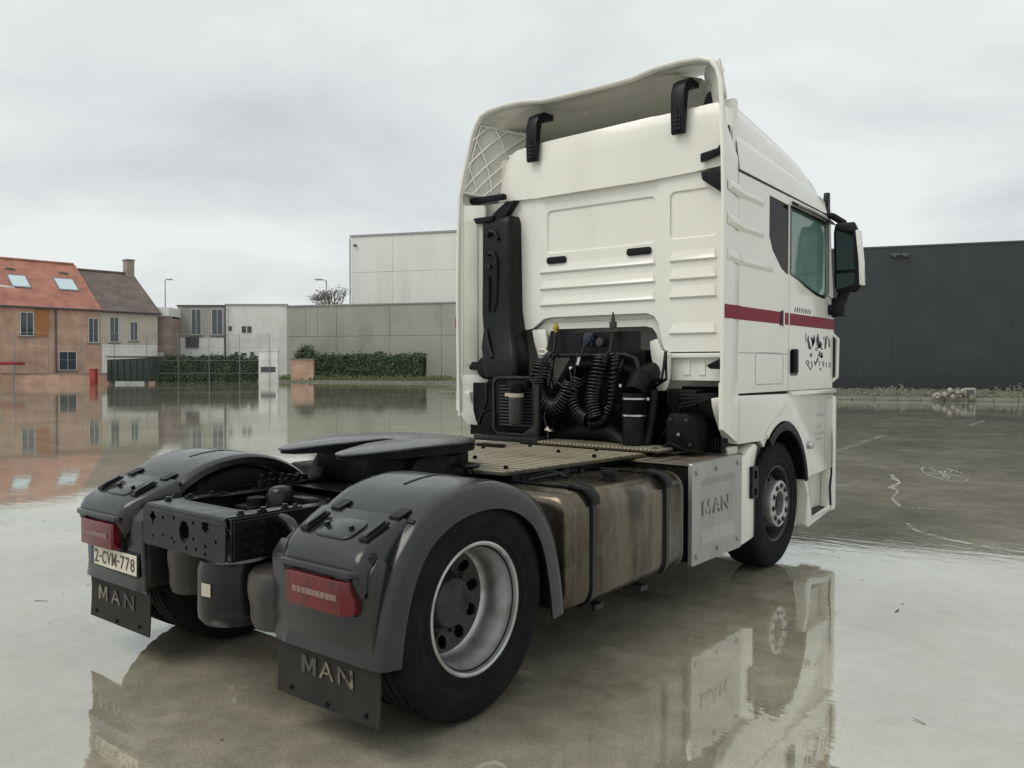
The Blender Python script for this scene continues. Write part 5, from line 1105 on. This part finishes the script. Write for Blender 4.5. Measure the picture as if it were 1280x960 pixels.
b = B(); cyl(b, (-.70, 2.60, 1.2), (-.70, 2.60, 1.52), .14, n=20); cyl(b, (-1.0, 2.66, 1.58), (-.86, 2.62, 1.58), .10, n=16); OB('duct_joint', b, 'engine_black', T)
# cooler frame with fins, and the filter bowl in front of it
cf = bpy.data.objects.new('cooler_frame', None); COL.objects.link(cf); cf.parent = T
yc = 2.36; xa, xb, za, zb = -.66, -.26, 1.05, 1.50
b = B(); tube(b, [(xa + .04, yc, zb), (xb - .04, yc, zb), (xb, yc, zb - .04), (xb, yc, za + .04), (xb - .04, yc, za), (xa + .04, yc, za), (xa, yc, za + .04), (xa, yc, zb - .04), (xa + .04, yc, zb)], .017, n=10); OB('guard_tube', b, 'frame_paint', cf)
for k in range(13):
    b = B(); box(b, xa + .03, xb - .03, yc + .02, yc + .06, zb - .07 - k * .026, zb - .058 - k * .026); OB('fin', b, 'filter_grey', cf)
b = B(); box(b, xa + .02, xb - .02, yc + .065, yc + .16, za + .02, zb - .03); OB('core', b, 'engine_black', cf)
b = B(); prof = [(.02, 1.13), (.048, 1.14), (.056, 1.16), (.056, 1.30), (.058, 1.34), (.05, 1.35)]; loft(b, [[(-.39 + r * cos(2 * pi * k / 20), yc - .06 + r * sin(2 * pi * k / 20), z) for k in range(20)] for r, z in prof]); OB('filter_bowl', b, 'filter_grey', cf)
b = B(); cyl(b, (-.39, yc - .06, 1.35), (-.39, yc - .06, 1.38), .059, n=20); box(b, -.48, -.44, yc - .09, yc - .03, 1.355, 1.38); OB('filter_band', b, 'label_paper', cf)
b = B(); cyl(b, (-.39, yc - .06, 1.386), (-.39, yc - .06, 1.46), .06, n=16); box(b, -.5, -.3, yc - .06, yc + .02, 1.42, 1.48); OB('filter_head', b, 'engine_black', cf, bevel=.01)
b = B(); prism(b, [(-.36, 1.0), (-.20, 1.0), (-.20, 1.45), (-.25, 1.45), (-.25, 1.13), (-.36, 1.06)], 'y', yc - .02, yc + .03); box(b, -.78, -.14, yc - .12, yc + .1, 1.0, 1.045); OB('bracket', b, 'frame_paint', cf, bevel=.005)
# rack with coiled brake hoses
rk = bpy.data.objects.new('hose_rack', None); COL.objects.link(rk); rk.parent = T
yr = 2.64
b = B(); plate(b, rrect(-.30, .52, 1.69, 1.855, .02), [circ(.02, 1.79, .022, 12), circ(.16, 1.79, .03, 12)], 'y', yr - .012, yr + .012); OB('rack_plate', b, 'black_plastic', rk)
b = B(); tube(b, [(-.36, yr - .04, 1.55), (-.35, yr - .04, 1.64), (-.30, yr - .04, 1.68), (.42, yr - .04, 1.68), (.50, yr - .04, 1.65), (.53, yr - .04, 1.58), (.54, yr - .04, 1.40), (.56, yr, 1.0)], .02, n=10); OB('rack_bar', b, 'frame_paint', rk)
def coil(pts, R, turns, r=.0085, name='coiled_hose'):
    P = smoothpath([Vector(p) for p in pts], 10) if False else []
    V = [Vector(p) for p in pts]; path = []
    for i in range(len(V) - 1):
        p0, p1, p2, p3 = V[max(0, i - 1)], V[i], V[i + 1], V[min(len(V) - 1, i + 2)]
        for k in range(40):
            t = k / 40; path.append(.5 * ((2 * p1) + (-p0 + p2) * t + (2 * p0 - 5 * p1 + 4 * p2 - p3) * t * t + (-p0 + 3 * p1 - 3 * p2 + p3) * t ** 3))
    path.append(V[-1]); n = turns * 14; o = []
    for j in range(n + 1):
        f = j / n * (len(path) - 1); i = min(int(f), len(path) - 2); p = path[i].lerp(path[i + 1], f - i); d = (path[i + 1] - path[i]).normalized()
        u = d.cross(Vector((0, 1, .02))).normalized(); w = d.cross(u); a = 2 * pi * j / 14; o.append(p + (u * cos(a) + w * sin(a)) * R)
    b = B(); tube(b, o, r, n=6); return OB(name, b, 'black_gloss', rk, ang=60)
coil([(-.28, 2.50, 1.62), (-.30, 2.47, 1.47), (-.24, 2.44, 1.34), (-.10, 2.42, 1.27), (.0, 2.42, 1.35), (.04, 2.44, 1.47)], .066, 30)
coil([(.10, 2.46, 1.50), (.06, 2.44, 1.36), (.12, 2.42, 1.24), (.20, 2.42, 1.2)], .052, 15)
coil([(.28, 2.50, 1.66), (.26, 2.46, 1.5), (.24, 2.44, 1.34), (.28, 2.42, 1.2)], .062, 20)
coil([(.38, 2.52, 1.66), (.37, 2.50, 1.48), (.36, 2.48, 1.30), (.30, 2.46, 1.18), (.20, 2.44, 1.16)], .035, 24, .007)
b = B(); tube(b, [(-.21, 2.58, 1.86), (-.21, 2.56, 1.72), (-.26, 2.54, 1.66), (-.28, 2.52, 1.62)], .011); tube(b, [(.32, 2.58, 1.88), (.32, 2.55, 1.72), (.28, 2.53, 1.66)], .011); tube(b, [(.14, 2.6, 1.8), (.09, 2.54, 1.75), (.06, 2.53, 1.66), (.05, 2.53, 1.6)], .010); tube(b, [(-.17, 2.42, 1.30), (-.19, 2.40, 1.2), (-.14, 2.38, 1.08), (-.12, 2.36, .99)], .012); tube(b, [(.04, 2.45, 1.47), (.0, 2.48, 1.56), (.06, 2.5, 1.60)], .010)
OB('hose_leads', b, 'black_gloss', rk)
b = B(); cyl(b, (-.21, 2.58, 1.86), (-.21, 2.58, 1.94), .015, n=12); box(b, -.23, -.19, 2.56, 2.60, 1.885, 1.91); OB('yellow_coupling', b, 'yellow_cap', rk, bevel=.004)
b = B(); cyl(b, (.32, 2.58, 1.87), (.32, 2.58, 1.93), .028, n=12); cyl(b, (.32, 2.58, 1.93), (.32, 2.58, 2.0), .018, .006, n=12); box(b, .26, .38, 2.56, 2.6, 1.85, 1.875); OB('red_coupling', b, 'dirty_steel', rk, bevel=.003)
b = B(); cyl(b, (.10, 2.60, 1.80), (.10, 2.55, 1.80), .035, n=16); box(b, .06, .14, 2.57, 2.61, 1.75, 1.85); OB('socket', b, 'blue_plastic', rk, bevel=.006)
b = B(); cyl(b, (.20, 2.61, 1.775), (.20, 2.57, 1.775), .034, n=16); OB('socket', b, 'dirty_steel', rk, bevel=.006)
b = B(); tube(b, [(.06, 2.52, 1.66), (.05, 2.51, 1.60)], .014, n=8); OB('plug_tip', b, 'chrome_dull', rk)
# gearbox, turbo pipe, exhaust, boxes under the cab
b = B(); cyl(b, (.1, 2.75, 1.35), (.1, 3.1, 1.35), .40, .42, n=28); box(b, -.35, .5, 2.7, 3.2, .75, 1.3); box(b, -.28, .45, 2.85, 3.15, 1.3, 1.72); OB('gearbox', b, 'engine_black', T, bevel=.03)
b = B(); tube(b, [(-.25, 2.6, 1.0), (-.1, 2.55, 1.05), (.1, 2.52, 1.1), (.35, 2.5, 1.1), (.5, 2.5, 1.0)], .06, n=12); tube(b, [(-.4, 2.7, 1.2), (-.1, 2.66, 1.6), (.2, 2.66, 1.62), (.45, 2.68, 1.55), (.5, 2.7, 1.2)], .05, n=12); OB('air_pipe', b, 'engine_black', T)
ex = bpy.data.objects.new('flexible_pipe', None); COL.objects.link(ex); ex.parent = T
b = B(); prof = [(.075, .92), (.085, 1.0), (.085, 1.24)] + [(.082 + .008 * (k % 2), 1.245 + k * .008) for k in range(14)] + [(.085, 1.36), (.085, 1.40)]
loft(b, [[(.60 + r * cos(2 * pi * k / 22), 2.42 + r * sin(2 * pi * k / 22), z) for k in range(22)] for r, z in prof]); OB('pipe', b, 'engine_black', ex)
for z in (1.355, 1.235): b = B(); cyl(b, (.60, 2.42, z), (.60, 2.42, z + .012), .0905, n=24); OB('hose_clamp', b, 'chrome_dull', ex)
b = B(); tube(b, [(.60, 2.42, 1.40), (.60, 2.5, 1.5), (.55, 2.75, 1.55)], .08, n=14); tube(b, [(.68, 2.44, .98), (.72, 2.46, 1.2), (.72, 2.5, 1.42)], .03, n=10); OB('elbow', b, 'engine_black', ex)
b = B(); prism(b, [(.84, 1.0), (1.06, 1.0), (1.06, 1.2), (1.0, 1.26), (.87, 1.26), (.84, 1.22)], 'y', 2.44, 2.66); eb = OB('valve_box', b, 'engine_black', T, bevel=.012)
b = B()
for x, z in ((.87, 1.05), (1.03, 1.05), (.88, 1.22), (1.0, 1.22)): bolt(b, (x, 2.44, z), (0, -1, 0), .01, .01)
OB('box_screws', b, 'dirty_steel', eb)
b = B(); box(b, .9, 1.08, 2.72, 2.95, 1.22, 1.40); box(b, .72, .95, 2.7, 2.9, 1.25, 1.42); box(b, 1.05, 1.19, 2.9, 3.1, 1.05, 1.4); box(b, .6, 1.19, 3.14, 3.2, .9, 1.44); OB('under_cab_units', b, 'engine_black', T, bevel=.015)
b = B()
for k in range(7): box(b, 1.02 + k * .022, 1.032 + k * .022, 2.66, 2.76, .98, 1.08)
OB('finned_unit', b, 'engine_black', T)
b = B(); tube(b, [(.80, 2.42, 1.0), (.9, 2.40, 1.06), (1.0, 2.40, 1.02), (1.08, 2.46, 1.0)], .012); tube(b, [(.84, 2.3, .965), (.84, 2.3, 1.03)], .02); OB('cable_loop', b, 'engine_black', T)
b = B(); box(b, -1.15, -.72, 2.62, 3.2, 1.0, 1.45); tube(b, [(-.95, 2.6, 1.45), (-.9, 2.55, 1.3), (-.95, 2.5, 1.1)], .015); tube(b, [(-.85, 2.6, 1.4), (-.78, 2.5, 1.25), (-.9, 2.5, 1.2)], .012); OB('far_side_units', b, 'engine_black', T, bevel=.01)

# loose cables and small fittings behind the cab
b = B(); rc = random.Random(11)
for k in range(9):
    x0, x1 = rc.uniform(-.3, .5), rc.uniform(-.35, .75); y0 = rc.uniform(2.5, 2.66)
    tube(b, [(x0, y0, 1.0), (x0 + rc.uniform(-.06, .06), y0 - .05, 1.15), ((x0 + x1) / 2, y0 - rc.uniform(0, .08), rc.uniform(1.15, 1.4)), (x1, y0, 1.5), (x1 + rc.uniform(-.04, .04), y0 + .06, 1.7)], rc.choice((.007, .009, .013)), n=6)
for k in range(4): tube(b, [(rc.uniform(.62, .8), 2.6, 1.0 + k * .06), (.9, 2.56, 1.3 + k * .03), (1.1, 2.7, 1.38)], .010, n=6)
OB('loose_cables', b, 'black_gloss', T)
b = B()
for x, y, z in ((-.12, 2.40, 1.10), (.33, 2.47, 1.28), (.44, 2.5, 1.45), (.02, 2.46, 1.58), (.71, 2.43, 1.36), (.95, 2.43, 1.12)): cyl(b, (x, y, z), (x, y - .012, z), .012, n=8)
OB('cable_clips', b, 'chrome_dull', T)
b = B(); prism(b, [(-.16, 1.10), (-.10, 1.09), (-.13, 1.13)], 'y', 2.36, 2.365); OB('paper_tag', b, 'plate_white', T)
# small joined pieces too fine to pick apart one by one
for o in bpy.data.objects:
    n = o.name.split('.')[0]
    if o.parent and n in ('web_bolts', 'flange_bolts', 'wheel_nuts', 'mounting_bolts', 'grease_fittings', 'deck_screws', 'panel_bolts', 'flap_bolts', 'box_screws', 'reflector_ribs', 'stay_ribs', 'brake_pipes', 'hose_leads', 'faint_lettering', 'worn_logo_decal', 'model_badge', 'ridge_tiles', 'blue_lettering', 'red_lettering', 'bracing_lattice', 'duct_ribs', 'top_ridges', 'finned_unit', 'crown', 'foliage', 'loose_cables', 'cable_clips'):
        o['kind'] = 'stuff'
